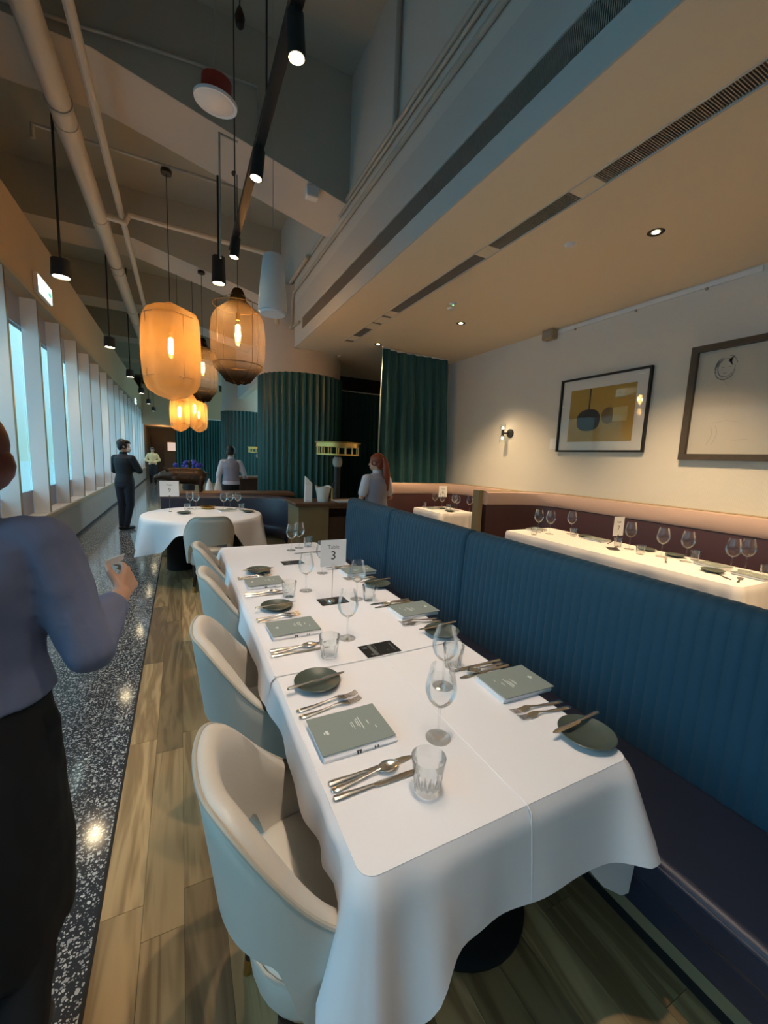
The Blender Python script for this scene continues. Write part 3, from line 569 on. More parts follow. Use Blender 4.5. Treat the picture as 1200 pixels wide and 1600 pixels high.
# ================================================================== BANQUETTES
bq = thing('banquette', 'long teal channel-stitched banquette behind the white table', 'banquette', (0, 0, 0))
def back_panel(y0, y1, endcap=False):
    prof = [(1.600, 0.44), (1.603, 0.62), (1.608, 0.80), (1.614, 0.95), (1.620, 1.03), (1.630, 1.075), (1.648, 1.098), (1.675, 1.106), (1.72, 1.106), (1.748, 1.095), (1.762, 1.06), (1.764, 0.9), (1.764, 0.02)]
    n = max(1, round((y1-y0)/0.046)); rs = []; K = 6
    for i in range(n*K+1):
        y = y0+(y1-y0)*i/(n*K); s = abs(math.sin(PI*i/K))**0.55
        e = min((y-y0)/0.03, (y1-y)/0.03, 1); e = math.sin(max(e, 0)*PI/2); 
        ring = []
        for j, (x, z) in enumerate(prof):
            k = s*0.006 if j < 9 else 0
            dx = -k+(1-e)*0.016*(1 if j < 8 else 0); dz = -(1-e)*0.016 if 5 < j < 11 else 0
            ring.append((x+dx, y, z+dz+(k*0.5 if 5 <= j <= 8 else 0)))
        rs.append(ring)
    return MB().rings(rs, True, True, True)
for y0, y1 in ((-1.2, 2.045), (2.05, 3.105), (3.11, 4.13)): obj('back_panel', back_panel(y0, y1), 'velvet', bq, smooth=50)
obj('seat_cushion', MB().box(1.175, 1.61, -1.2, 4.10, 0.335, 0.455), 'navy', bq, bevel=0.03, seg=4)
obj('seat_piping', MB().tube([(1.178, -1.2, 0.437), (1.178, 4.08, 0.437)], 0.006, 8), 'navy', bq)
obj('seat_fascia', MB().box(1.195, 1.60, -1.2, 4.08, 0.235, 0.34), 'navy', bq, bevel=0.01)
obj('plinth', MB().box(1.33, 1.74, -1.2, 4.08, 0.045, 0.24), 'olive', bq); obj('toe_kick', MB().box(1.335, 1.74, -1.2, 4.08, 0.0, 0.045), 'black', bq)

def booth(name, label, path, zt, flip=1, seat=0.52, mats=('burgundy', 'pink'), zb=0.0, post=None, thick=0.11):
    """curved booth back along a plan path (front is to the left of travel when flip=1)"""
    t = thing(name, label, 'booth', (path[0][0], path[0][1], 0)); O = Vector((path[0][0], path[0][1], 0))
    # smooth the path
    P = [Vector((x, y, 0)) for x, y in path]
    for _ in range(3):
        Q = [P[0]]
        for i in range(len(P)-1): Q += [P[i]*0.75+P[i+1]*0.25, P[i]*0.25+P[i+1]*0.75]
        P = Q+[P[-1]]
    def sweep(prof):
        rs = []
        for i, p in enumerate(P):
            d = (P[min(i+1, len(P)-1)]-P[max(i-1, 0)]).normalized(); nn = Vector((-d.y, d.x, 0))*flip
            rs.append([tuple(p-O+nn*u+Vector((0, 0, z))) for u, z in prof])
        return MB().rings(rs)
    if mats[1]:
        obj('back_shell', sweep([(0, zb), (thick*0.8, zb), (thick*0.8, zt-0.20), (thick*0.75, zt-0.185), (0, zt-0.185)]), mats[0], t, smooth=50)
        obj('head_roll', sweep([(0.0, zt-0.185), (thick*0.86, zt-0.185), (thick*1.02, zt-0.15), (thick*1.04, zt-0.06), (thick*0.92, zt-0.02), (thick*0.6, zt-0.008), (0, zt-0.008)]), mats[1], t, smooth=50)
        obj('top_cap', sweep([(-0.03, zt-0.012), (thick*0.55, zt-0.012), (thick*0.55, zt), (-0.03, zt)]), 'cap', t, smooth=50)
    else:
        obj('back_shell', sweep([(0, zb), (thick*0.9, zb), (thick, zb+0.1), (thick, zt-0.06), (thick*0.85, zt-0.015), (thick*0.5, zt), (thick*0.15, zt-0.01), (0, zt-0.04)]), mats[0], t, smooth=50)
    if seat: obj('seat_cushion', sweep([(thick*0.7, 0.30), (seat-0.02, 0.30), (seat, 0.33), (seat, 0.43), (seat-0.02, 0.455), (thick*0.7, 0.455)]), mats[0], t, smooth=50); obj('seat_base', sweep([(thick*0.7, 0.02), (seat-0.06, 0.02), (seat-0.06, 0.30), (thick*0.7, 0.30)]), 'olive', t, smooth=50)
    if post: obj('end_post', MB().box(post[0]-0.04, post[0]+0.04, post[1]-0.04, post[1]+0.04, 0, post[2]).box(0, 0, 0, 0, 0, 0) if False else MB().box(-0.035, 0.035, -0.06, 0.06, 0, zt+0.005), 'olive', t, (post[0]-O.x, post[1]-O.y, 0), (0, 0, post[2] if len(post) > 2 else 0))
    return t
booth('booth_seat', 'blush-topped burgundy booth curving round the table with the number 7 card', [(3.66, 4.30), (4.2, 4.26), (4.62, 4.05), (4.645, 3.4), (4.645, 2.2), (4.645, 0.2)], 1.17, -1, 0.40, post=(3.60, 4.33))
booth('booth_seat', 'blush-topped burgundy booth below the teal curtain', [(2.98, 6.05), (3.0, 6.22), (4.2, 6.22), (4.62, 6.05), (4.645, 5.2), (4.645, 4.42)], 1.14, -1, 0.33, post=(2.95, 5.96))
booth('booth_seat', 'dark leather curved bench behind the round table', [(-0.27, 6.74), (0.75, 6.74), (1.34, 6.55), (1.58, 6.1), (1.56, 5.66)], 0.90, -1, 0.27, mats=('navy', None), thick=0.14)

# ================================================================== TABLES AND CLOTHS
def smooth01(x): x = max(0, min(1, x)); return x*x*(3-2*x)
def cloth(name, label, x0, x1, y0, y1, z, sides, L, corner=0.2, seed=0, rad=0.03, fold=0.012, nfold=5, thickness=0.003):
    """sides: consecutive draped sides, in the order L(eft), N(ear), R(ight), F(ar); L: overhang per side"""
    r = random.Random(seed)
    C = {'L': [(x0, y1), (x0, y0)], 'N': [(x0, y0), (x1, y0)], 'R': [(x1, y0), (x1, y1)], 'F': [(x1, y1), (x0, y1)]}
    N = {'L': (-1, 0), 'N': (0, -1), 'R': (1, 0), 'F': (0, 1)}
    runs = []; cur = []
    for s_ in sides:
        if s_ == '|': runs.append(cur); cur = []
        else: cur.append(s_)
    runs.append(cur)
    t = tag(bpy.data.objects.new(name, None), label, 'tablecloth'); COL.objects.link(t); t.location = ((x0+x1)/2, (y0+y1)/2, z)
    ox, oy = t.location.x, t.location.y
    out = []  # drape grids
    mb = MB()
    mb.box(x0-ox+0.0, x1-ox, y0-oy, y1-oy, -thickness, 0) if rad < 0.001 else None
    # flat top as an n-gon with rounded corners
    def arc(cx, cy, a0, a1): return [(cx+rad*math.cos(a0+(a1-a0)*i/6), cy+rad*math.sin(a0+(a1-a0)*i/6)) for i in range(7)]
    top = arc(x0+rad, y1-rad, PI/2, PI)+arc(x0+rad, y0+rad, PI, 1.5*PI)+arc(x1-rad, y0+rad, 1.5*PI, 2*PI)+arc(x1-rad, y1-rad, 0, PI/2)
    n = len(top)
    mb.add([(x-ox, y-oy, 0) for x, y in top]+[(x-ox, y-oy, -thickness) for x, y in top], [tuple(range(n)), tuple(range(2*n-1, n-1, -1))]+[(i, (i+1) % n, n+(i+1) % n, n+i) for i in range(n)])
    for run in runs:
        pts = []   # (x, y, nx, ny, L, cornerweight, s)
        for i, sd in enumerate(run):
            (ax, ay), (bx, by) = C[sd]; nx, ny = N[sd]; ln = math.hypot(bx-ax, by-ay); m = max(8, int(ln/0.02))
            first = i == 0; last = i == len(run)-1
            a_ = 0 if first else rad; b_ = ln if last else ln-rad
            for q in range(m+1):
                d = a_+(b_-a_)*q/m
                cr = 0.10 if L[sd] < 0.2 else 0.22
                ca = 0 if first else smooth01(1-(d-rad)/cr); cb = 0 if last else smooth01(1-(ln-rad-d)/cr)
                if L[sd] == 0.24: ca *= 0.1
                if not last and L[run[i+1]] == 0.24: cb *= 0.1
                pts.append([ax+(bx-ax)*d/ln, ay+(by-ay)*d/ln, nx, ny, L[sd], max(ca, cb)*0.9, d])
            if not last:
                nx2, ny2 = N[run[i+1]]; cx, cy = bx-nx*rad-nx2*rad, by-ny*rad-ny2*rad
                for q in range(1, 10):
                    a = PI/2*q/10; px = nx*math.cos(a)+nx2*math.sin(a); py = ny*math.cos(a)+ny2*math.sin(a)
                    pts.append([cx+px*rad, cy+py*rad, px, py, L[sd]*(1-q/10)+L[run[i+1]]*q/10, (0.9+0.1*math.sin(PI*q/10))*(0.1 if L[run[i+1]] == 0.24 else 1), ln]+([L[run[i+1]], L[run[i+1]]] if q == 5 else []))
        ph = r.uniform(0, 6); ph2 = r.uniform(0, 6); rows = []; tot = 0; prev = pts[0]
        S = []
        for p in pts: tot += math.hypot(p[0]-prev[0], p[1]-prev[1]); S.append(tot); prev = p
        CS = [(S[i_], p[8]) for i_, p in enumerate(pts) if len(p) > 8]
        K = 12
        for k in range(K+1):
            row = []
            for p, s_ in zip(pts, S):
                Lh = p[4]+corner*p[5]**1.6
                u = k/K; d = Lh*u
                f = fold*(math.sin(2*PI*s_*nfold+ph)+0.5*math.sin(2*PI*s_*nfold*1.9+ph2))*(1-p[5])
                o = 0.004+min(1, u*6)*0.010+f*u**1.1+p[5]*(0.022*u+0.018*u*u)+(0.026 if p[3] < -0.9 else 0.012)*u+sum((0.034 if cl != 0.24 else 0.085)*u*(math.cos(2*PI*(s_-sc)/0.15) if cl != 0.24 else 1)*math.exp(-((s_-sc)/(0.16 if cl != 0.24 else (0.075 if s_ < sc else 0.022)))**2) for sc, cl in CS)
                zz = -d*0.985+ (0.0 if k else 0.0)
                if k == 0: o = 0.0
                if k == 1: zz = max(zz, -0.022)
                row.append((p[0]-ox+p[2]*o, p[1]-oy+p[3]*o, zz-0.0015))
            rows.append(row)
        inner = [[(x-0.0025*p[2], y-0.0025*p[3], zz) for (x, y, zz), p in zip(row, pts)] for row in rows]
        mb.rings(rows, False, False, False); mb.rings(inner, False, False, False); mb.rings([rows[-1], inner[-1]], False, False, False)
        mb.rings([[q[0] for q in rows], [q[0] for q in inner]], False, False, False); mb.rings([[q[-1] for q in rows], [q[-1] for q in inner]], False, False, False)
    obj('cloth', mb, 'cloth', t, smooth=50)
    return t
def table(label, x0, x1, y0, y1, pedestal=0.22, foot=0.24, px=0.16, py=0.0):
    cx, cy = (x0+x1)/2, (y0+y1)/2
    t = thing('dining_table', label, 'table', (cx, cy, 0))
    obj('tabletop', MB().box(x0-cx+0.006, x1-cx-0.006, y0-cy+0.006, y1-cy-0.006, 0.715, 0.7455), 'walnut', t, bevel=0.01)
    obj('pedestal', MB().lathe([(0.05, 0.03), (0.05, 0.70), (0.16, 0.714)], 20, (px, py, 0)), 'black', t)
    obj('foot', MB().lathe([(0.0, 0.03), (0.06, 0.035), (foot-0.03, 0.022), (foot, 0.010), (foot, 0.0)], 32, (px, py, 0)), 'black', t)
    return t
TX0, TX1 = 0.291, 1.103
table('nearest pedestal table under the long white cloths, round black foot', TX0, TX1, 0.61, 1.40)
table('middle pedestal table of the long row under white cloths', TX0, TX1, 1.41, 2.75)
table('far pedestal table of the long row, under the farthest white cloth', TX0, TX1, 2.76, 3.58)
c1 = cloth('tablecloth', 'nearest white tablecloth with a long hanging corner and centre crease', TX0, TX1, 0.604, 1.47, 0.750, 'LNR', {'L': 0.11, 'N': 0.225, 'R': 0.24}, 0.20, 1, 0.035, 0.008, 2.2)
HP = [(0.92, 0.60), (0.94, 0.495), (1.028, 0.390), (1.12, 0.315), (1.155, 0.305), (1.168, 0.40), (1.12, 0.60)]
obj('hanging_fold', MB().rings([[(x-c1.location.x, 0.586-c1.location.y+dy, z-c1.location.z) for i, (x, z) in enumerate(HP)] for dy in (0, 0.004)]), 'cloth', c1, smooth=0)
c3 = cloth('tablecloth', 'farthest white tablecloth at the empty end of the long table', TX0-0.004, TX1+0.004, 2.70, 3.588, 0.750, 'RFL', {'L': 0.12, 'F': 0.25, 'R': 0.21}, 0.06, 3, 0.03, 0.010, 2.5)
c2 = cloth('tablecloth', 'middle white tablecloth lapped over the other two around the number 3 card', TX0-0.006, TX1+0.006, 1.383, 2.83, 0.7545, 'L|R', {'L': 0.11, 'R': 0.25}, 0.0, 2, 0.012, 0.010, 1.7)
# pressed creases
obj('crease', MB().tube([(0.716-c1.location.x, y-c1.location.y, 0.0) for y in (1.47, 1.1, 0.75, 0.62, 0.604)]+[(0.716-c1.location.x, 0.590-c1.location.y, -0.012), (0.716-c1.location.x, 0.577-c1.location.y, -0.11), (0.716-c1.location.x, 0.566-c1.location.y, -0.215)], 0.0018, 6), 'cloth', c1)
obj('crease', MB().tube([(0.712-c2.location.x, y-c2.location.y, -0.0014) for y in (2.83, 2.2, 1.7, 1.383)], 0.0022, 6), 'cloth', c2)
obj('hem', MB().tube([(x-c2.location.x, 1.383-c2.location.y+0.004*math.sin(7*x), -0.001) for x in (0.29, 0.5, 0.7, 0.9, 1.10)], 0.0022, 6), 'cloth', c2)
# right-hand booth tables
RX0, RX1 = 3.50, 4.22
table('booth table with the number 7 card beside the ribbed wall', RX0, RX1, 1.34, 3.62)
cloth('tablecloth', 'warmly lit white tablecloth on the booth table with the number 7 card', RX0-0.008, RX1+0.008, 1.33, 3.63, 0.750, 'LNRF', {'L': 0.27, 'N': 0.28, 'R': 0.14, 'F': 0.22}, 0.05, 11, 0.05, 0.012, 2.0)
table('farther booth table in front of the teal curtain', 3.53, 4.15, 5.07, 5.85)
cloth('tablecloth', 'white tablecloth on the farther booth table in front of the teal curtain', 3.522, 4.158, 5.06, 5.86, 0.750, 'LNRF', {'L': 0.3, 'N': 0.3, 'R': 0.14, 'F': 0.14}, 0.03, 12, 0.03, 0.01, 2.5)

# round table
rt = thing('round_table', 'round table by the aisle with two black drum bases', 'table', (0.25, 5.65, 0))
obj('tabletop', MB().lathe([(0, 0.715), (0.69, 0.715), (0.70, 0.73), (0.69, 0.745), (0, 0.745)], 48, sy=1.05), 'walnut', rt)
for dx, dy in ((-0.28, 0.22), (0.26, -0.18)): obj('drum_base', MB().lathe([(0, 0), (0.165, 0), (0.165, 0.70), (0, 0.714)], 28, (dx, dy, 0)), 'black', rt)
rc = tag(bpy.data.objects.new('tablecloth', None), 'round white tablecloth hanging in deep folds by the aisle', 'tablecloth'); COL.objects.link(rc); rc.location = (0.25, 5.65, 0.752)
rs = []; n = 120
for k in range(15):
    u = max(0, (k-3)/11); ring = []
    for j in range(n):
        a = 2*PI*j/n; w = math.sin(9*a+0.4)+0.45*math.sin(14*a+2); R_ = 0.705
        rad = R_*[0.4, 0.8, 0.985, 1.0][k] if k < 4 else R_+0.012+0.03*u+(0.062 if math.sin(a) < 0.3 else 0.04)*u*w
        dr = 0.40+0.05*math.sin(4*a+0.8); dr = dr-(dr-0.12)*smooth01(1.8-abs(a-1.5*PI)/0.42) 
        zz = 0.0 if k < 3 else (-0.006 if k == 3 else -0.006-dr*u)
        ring.append((rad*math.cos(a), rad*1.05*math.sin(a), zz))
    rs.append(ring)
obj('cloth', MB().rings(rs, True, False), 'cloth', rc, smooth=60)

# ================================================================== CHAIRS
def make_chair(label, loc, rz):
    t = thing('dining_chair', label, 'chair', loc, rz, None)
    # local: faces +x, origin under seat centre
    n = 56; TH = 0.05; rs = []; rim = []; rimi = []
    for i in range(n+1):
        th = math.radians(-93+186*i/n); a = abs(math.degrees(th))
        zt = 0.862-0.298*smooth01((a-22)/80)
        zb = 0.535-0.22*smooth01((a-50)/22)
        if a > 88: zb += 0.03
        ring = []
        def P(z, off):
            k = (z-0.30)/0.5; Rx = 0.235+0.065*k-off; Ry = 0.235+0.05*k-off
            c, s_ = math.cos(th), math.sin(th)
            p = 2/2.4
            x = -Rx*math.copysign(abs(c)**p, c); y = Ry*math.copysign(abs(s_)**p, s_)
            return (x, y, z)
        H = zt-zb
        for q in (0.0, 0.25, 0.5, 0.75, 0.95): ring.append(P(zb+H*q, 0.0))
        ring.append(P(zt-0.004, 0.010)); ring.append(P(zt, TH*0.5)); ring.append(P(zt-0.006, TH-0.008))
        for q in (0.95, 0.75, 0.5, 0.25, 0.0): ring.append(P(zb+H*q, TH))
        ring.append(P(zb-0.006, TH*0.5))
        rs.append(ring); rim.append(P(zt-0.008, 0.003)); rimi.append(P(zt-0.012, -0.004))
    obj('back_shell', MB().rings(rs), 'cream', t, smooth=60)
    obj('piping', MB().tube([(x, y, z) for x, y, z in rim], 0.006, 8), 'piping', t)
    def sq(Rx, Ry, z, fx=0.0, pw=2/3.0):
        o = []
        for j in range(36):
            a = 2*PI*j/36; c, s_ = math.cos(a), math.sin(a)
            o.append((0.045+fx+Rx*math.copysign(abs(c)**pw, c), Ry*math.copysign(abs(s_)**pw, s_), z))
        return o
    obj('seat', MB().rings([sq(0.19, 0.17, 0.285), sq(0.225, 0.20, 0.295), sq(0.24, 0.215, 0.33), sq(0.245, 0.218, 0.41), sq(0.24, 0.212, 0.445), sq(0.21, 0.185, 0.463), sq(0.12, 0.10, 0.470)]), 'creamseat', t, smooth=60)
    obj('seat_piping', MB().tube(sq(0.248, 0.221, 0.425)+sq(0.248, 0.221, 0.425)[:1], 0.005, 6), 'piping', t)
    for sx in (-1, 1):
        for sy in (-1, 1):
            x, y = 0.03+sx*0.16, sy*0.145
            lg = obj('leg', MB().tube([(x, y, 0.295), (x+sx*0.03, y+sy*0.025, 0.06)], [0.024, 0.015], 12), 'walnut', t)
            obj('brass_tip', MB().tube([(x+sx*0.03, y+sy*0.025, 0.062), (x+sx*0.0375, y+sy*0.031, 0.0)], [0.0155, 0.012], 12), 'brass', lg)
    return t
ch = make_chair('cream barrel chair nearest the camera, at the near end of the table', (0.316, 0.905, 0), 0.03)
dup(ch, 'second cream barrel chair from the near end of the long table', (0.325, 1.665, 0), -0.02)
dup(ch, 'third cream barrel chair from the near end of the long table', (0.372, 2.50, 0), 0.02)
dup(ch, 'fourth cream barrel chair, at the far end of the long table', (0.365, 3.25, 0), 0.0)
dup(ch, 'cream chair at the round table, its back to the camera', (0.268, 4.93, 0), PI/2)
for o in bpy.data.objects:
    if o.get('category') == 'chair': o['group'] = 'cream barrel chairs'

# ================================================================== TABLEWARE
ZT1, ZT2 = 0.7506, 0.7551     # top of the near / middle cloth
def loft(stations, n=8):
    """stations: (x, half width, thickness, z) -> flattened rod along +x"""
    rs = []
    for x, w, h, z in stations:
        rs.append([(x, w*math.cos(2*PI*j/n), z+h/2+h/2*math.sin(2*PI*j/n)) for j in range(n)])
    return MB().rings(rs)
HANDLE = [(0.0, 0.004, 0.003, 0.0), (0.004, 0.008, 0.006, 0.0), (0.02, 0.0095, 0.006, 0.0), (0.06, 0.007, 0.005, 0.001), (0.10, 0.0042, 0.0045, 0.004), (0.125, 0.0035, 0.004, 0.008)]
fk = loft(HANDLE+[(0.140, 0.006, 0.003, 0.010), (0.150, 0.0115, 0.0025, 0.008), (0.165, 0.0125, 0.002, 0.004), (0.172, 0.0125, 0.002, 0.003)])
for i in range(4):
    y = -0.0095+i*0.00633
    fk.rings([[(x, y-0.0017, z), (x, y+0.0017, z), (x, y+0.0017, z+0.002), (x, y-0.0017, z+0.002)] for x, z in ((0.170, 0.003), (0.190, 0.002), (0.205, 0.004), (0.214, 0.009))])
FORK = fk.mesh('fork', M['silver'], 50)
KNIFE_H = loft([(0.0, 0.004, 0.004, 0.0), (0.003, 0.008, 0.009, 0.0), (0.02, 0.0095, 0.0095, 0.0), (0.07, 0.0065, 0.008, 0.0), (0.105, 0.0052, 0.007, 0.001)]).mesh('handle', M['silver'], 50)
KNIFE_B = loft([(0.104, 0.005, 0.005, 0.002), (0.115, 0.0085, 0.0025, 0.002), (0.16, 0.0095, 0.0016, 0.002), (0.215, 0.009, 0.0013, 0.002), (0.235, 0.0055, 0.001, 0.002), (0.242, 0.001, 0.001, 0.002)]).mesh('blade', M['silver'], 50)
sp = loft(HANDLE+[(0.135, 0.0045, 0.004, 0.009)])
bowl = []
for i in range(9):
    u = i/8; x = 0.130+0.062*u; w = 0.021*math.sin(PI*min(0.999, 0.06+u*0.94))**0.65
    bowl.append([(x, w*math.cos(a), 0.010-0.008*math.sin(PI*u)*math.sin(a) if True else 0) for a in [PI*j/8 for j in range(9)]]+[(x, w*0.93*math.cos(a), 0.0112-0.008*math.sin(PI*u)*math.sin(a)) for a in [PI*(8-j)/8 for j in range(9)]])
sp.rings(bowl); SPOON = sp.mesh('spoon', M['silver'], 60)
PLATE = MB().lathe([(0.0, 0.004), (0.045, 0.0035), (0.062, 0.009), (0.079, 0.019), (0.081, 0.021), (0.079, 0.0225), (0.060, 0.013), (0.043, 0.0075), (0.0, 0.007)], 40)
PLATE.lathe([(0.0, 0.0), (0.04, 0.0), (0.044, 0.004)], 32); PLATE = PLATE.mesh('plate', M['plate'], 45)
TUM_O = MB()
rsx = []
for z, r, f in ((0.0, 0.029, 0), (0.003, 0.031, 0.3), (0.012, 0.032, 1), (0.07, 0.0375, 1), (0.082, 0.0395, 0.4), (0.112, 0.0425, 0)):
    z *= 0.80
    rsx.append([((r*(1-0.05*f*(j % 2)))*math.cos(2*PI*j/24), (r*(1-0.05*f*(j % 2)))*math.sin(2*PI*j/24), z) for j in range(24)])
TUM_O.rings(rsx, True, False); TUM_O.lathe([(0.0425, 0.0896), (0.0408, 0.090), (0.0375, 0.064), (0.034, 0.040), (0.031, 0.016), (0.02, 0.012), (0.0, 0.011)], 24)
TUM = TUM_O.mesh('tumbler', M['tglass'], 25)
WINE_B = MB().lathe([(0.0, 0.098), (0.008, 0.099), (0.022, 0.106), (0.036, 0.122), (0.0445, 0.145), (0.045, 0.160), (0.041, 0.185), (0.034, 0.212), (0.0325, 0.222)], 36).mesh('bowl', M['glass'], 70)
WINE_S = MB().lathe([(0.0, 0.099), (0.0055, 0.096), (0.0038, 0.085), (0.0035, 0.03), (0.005, 0.010), (0.012, 0.005), (0.030, 0.003), (0.037, 0.0015), (0.037, 0.0), (0.0, 0.0)], 28).mesh('stem_and_foot', M['glass'], 60)
MENU_C = MB().box(-0.108, 0.108, -0.080, 0.080, 0.0, 0.003).mesh('cover', M['menu'], 0)
MENU_P = MB().box(-0.106, 0.106, -0.079, 0.078, -0.0018, 0.0).mesh('pages', M['print'], 0)
pl = MB()
for k, (x, y0, y1, w) in enumerate(((0.036, -0.022, 0.034, 0.0022), (0.029, -0.010, 0.030, 0.0018), (0.024, -0.002, 0.026, 0.0018), (0.012, -0.012, 0.022, 0.0014), (0.007, -0.004, 0.018, 0.0012))):
    pl.box(x-w/2, x+w/2, y0, y1, 0.003, 0.0034)
pl.box(-0.073, -0.065, -0.006, 0.010, 0.003, 0.0034); pl.box(-0.079, -0.075, -0.002, 0.006, 0.003, 0.0034); pl.box(0.055, 0.0575, -0.006, 0.012, 0.003, 0.0034); pl.box(0.070, 0.0725, -0.03, -0.02, 0.003, 0.0034)
MENU_T = pl.mesh('printed_lines', M['print'], 0)
nb = MB()
nb.rings([[(-0.104, y, z) for y, z in q] for q in ([(-0.082, 0), (-0.084, 0.009), (-0.078, 0.0155), (0.07, 0.0155), (0.074, 0.008), (0.072, 0)],)]+[[(0.112, y, z) for y, z in q] for q in ([(-0.082, 0), (-0.086, 0.008), (-0.078, 0.0155), (0.07, 0.0155), (0.073, 0.008), (0.07, 0)],)])
NAP = nb.mesh('napkin_fold', M['napkin'], 40)
NAPMARK = MB().box(-0.012, -0.008, -0.0862, -0.084, 0.003, 0.012).box(-0.004, 0.0, -0.0862, -0.084, 0.003, 0.012).box(-0.014, 0.001, -0.0864, -0.084, 0.0105, 0.0125).box(0.040, 0.043, -0.0868, -0.084, 0.005, 0.011).box(0.049, 0.052, -0.0868, -0.084, 0.005, 0.011).mesh('printed_mark', M['inkblack'], 0)
def item(name, label, cat, parts, loc, rz, group):
    if len(parts) == 1:
        o = put(name, parts[0][1], None, loc, (0, 0, rz)); return tag(o, label, cat, group)
    t = thing(name, label, cat, loc, rz, group)
    for nm, me in parts: put(nm, me, t)
    return t
def fork(lab, x, y, z, rz, g='table forks'): return item('fork', lab, 'fork', [('fork', FORK)], (x, y, z), rz, g)
def spoon(lab, x, y, z, rz, g='dessert spoons'): return item('spoon', lab, 'spoon', [('spoon', SPOON)], (x, y, z), rz, g)
def knife(lab, x, y, z, rz, g='table knives'): return item('table_knife', lab, 'knife', [('handle', KNIFE_H), ('blade', KNIFE_B)], (x, y, z), rz, g)
def plate(lab, x, y, z, g='bread plates'): return item('bread_plate', lab, 'plate', [('plate', PLATE)], (x, y, z), 0, g)
def tumbler(lab, x, y, z, g='cut glass tumblers'): return item('tumbler', lab, 'glass', [('tumbler', TUM)], (x, y, z), random.uniform(0, 1), g)
def wine(lab, x, y, z, g='wine glasses', s=1.0):
    o = item('wine_glass', lab, 'glass', [('bowl', WINE_B), ('stem_and_foot', WINE_S)], (x, y, z), 0, g); o.scale = (s, s, s); return o
def menu(lab, x, y, z, rz, side, g='sage menus', nap=True):
    if nap:
        nk = item('napkin', 'folded white napkin under the '+lab, 'napkin', [('napkin_fold', NAP), ('printed_mark', NAPMARK)], (x, y, z), rz, 'folded napkins under menus')
        z += 0.0175
    o = item('menu', lab, 'menu', [('cover', MENU_C), ('pages', MENU_P), ('printed_lines', MENU_T)], (x, y, z+0.0018), rz, g)
    return o
# chair-side places (handles to the left), bench-side places (handles to the right)
def place(who, side, yk, ym, yf, xp, yp, tum, win, z, xm=None, rm=0.0, forks=2, nknife=2, drop=0.0):
    if side > 0: hx, rz, bz = 0.300, 0.0, 0.0
    else: hx, rz, bz = 1.150, PI, PI
    s = side
    for k in range(nknife): knife('%s table knife at %s' % (('near' if k == 0 else 'far'), who), hx+0.003*k*s, yk-0.022+0.046*k, z, rz+0.01*s*(1 if k else -1))
    spoon('spoon between the knives at '+who, hx+0.004*s, yk+0.002, z+0.0015, rz+0.06)
    menu('sage green menu at '+who, xm if xm else hx+s*0.116, ym, z, rm+(0 if side > 0 else PI), side)
    for k in range(forks): fork('%s fork at %s' % (('near' if k == 0 else 'far'), who), hx+0.004*s, yf+0.034*k, z, rz+0.10*s)
    plate('small dark green plate at '+who, xp, yp, z)
    bk = item('butter_knife', 'butter knife laid across the plate at '+who, 'knife', [('handle', KNIFE_H), ('blade', KNIFE_B)], (xp-s*0.112, yp-0.030 if side > 0 else yp+0.045, z+0.0225), rz+(0.16 if side > 0 else 0.06), 'butter knives'); bk.scale = (0.9, 0.9, 0.9)
    if tum: tumbler('cut glass tumbler at '+who, tum[0], tum[1], z)
    if win: wine('tall clear wine glass at '+who, win[0], win[1], z)
place('the nearest chair-side place', 1, 0.823, 1.000, 1.125, 0.412, 1.285, (0.520, 0.738), (0.652, 0.885), ZT1, 0.422, 0.0)
place('the second chair-side place', 1, 1.555, 1.750, 1.890, 0.428, 2.045, (0.512, 1.452), (0.640, 1.582), ZT2, 0.440, 0.02)
place('the third chair-side place', 1, 2.285, 2.465, 2.605, 0.452, 2.742, (0.528, 2.195), (0.645, 2.265), ZT2, 0.440, 0.02)
place('the nearest bench-side place', -1, 1.146, 1.004, 0.832, 1.060, 0.708, (0.935, 1.205), (0.820, 1.105), ZT1, 1.062, -0.03)
place('the second bench-side place', -1, 1.893, 1.745, 1.590, 1.062, 1.465, (0.930, 1.985), (0.872, 2.030), ZT2, 1.078, 0.03)
place('the third bench-side place', -1, 2.670, 2.520, 2.360, 1.085, 2.205, (0.965, 2.770), (0.848, 2.585), ZT2, 1.085, 0.03)
wine('left one of the wine glass pair at the far empty end', 0.815, 3.325, 0.7505); wine('right one of the wine glass pair at the far empty end', 0.900, 3.395, 0.7505)
tumbler('cut glass tumbler beside the wine pair at the far empty end', 0.985, 3.42, 0.7505)
wine('wine glass standing just behind the number 3 card', 0.835, 2.94, 0.7551) if False else None
knife('lone knife beyond the number 3 card near the far tumbler', 1.05, 3.20, 0.7505, PI)
LEAF_ME = MB().box(-0.078, 0.078, -0.052, 0.052, 0, 0.0012).mesh('leaflet', M['leaflet'], 0)
lp = MB()
for x, y0, y1, w in ((0.060, -0.035, 0.03, 0.004), (-0.012, 0.0, 0.045, 0.0022), (-0.055, 0.02, 0.035, 0.02), (-0.03, -0.048, 0.05, 0.016)): lp.box(x-w/2, x+w/2, y0, y1, 0.0012, 0.0015)
lp.lathe([(0, 0.0015), (0.008, 0.0015), (0.008, 0.0012)], 12, (-0.048, -0.034, 0)).lathe([(0, 0.0015), (0.004, 0.0015), (0.004, 0.0012)], 10, (0.03, -0.02, 0))
LEAF_P = lp.mesh('grey_print', M['greyprint'], 0)
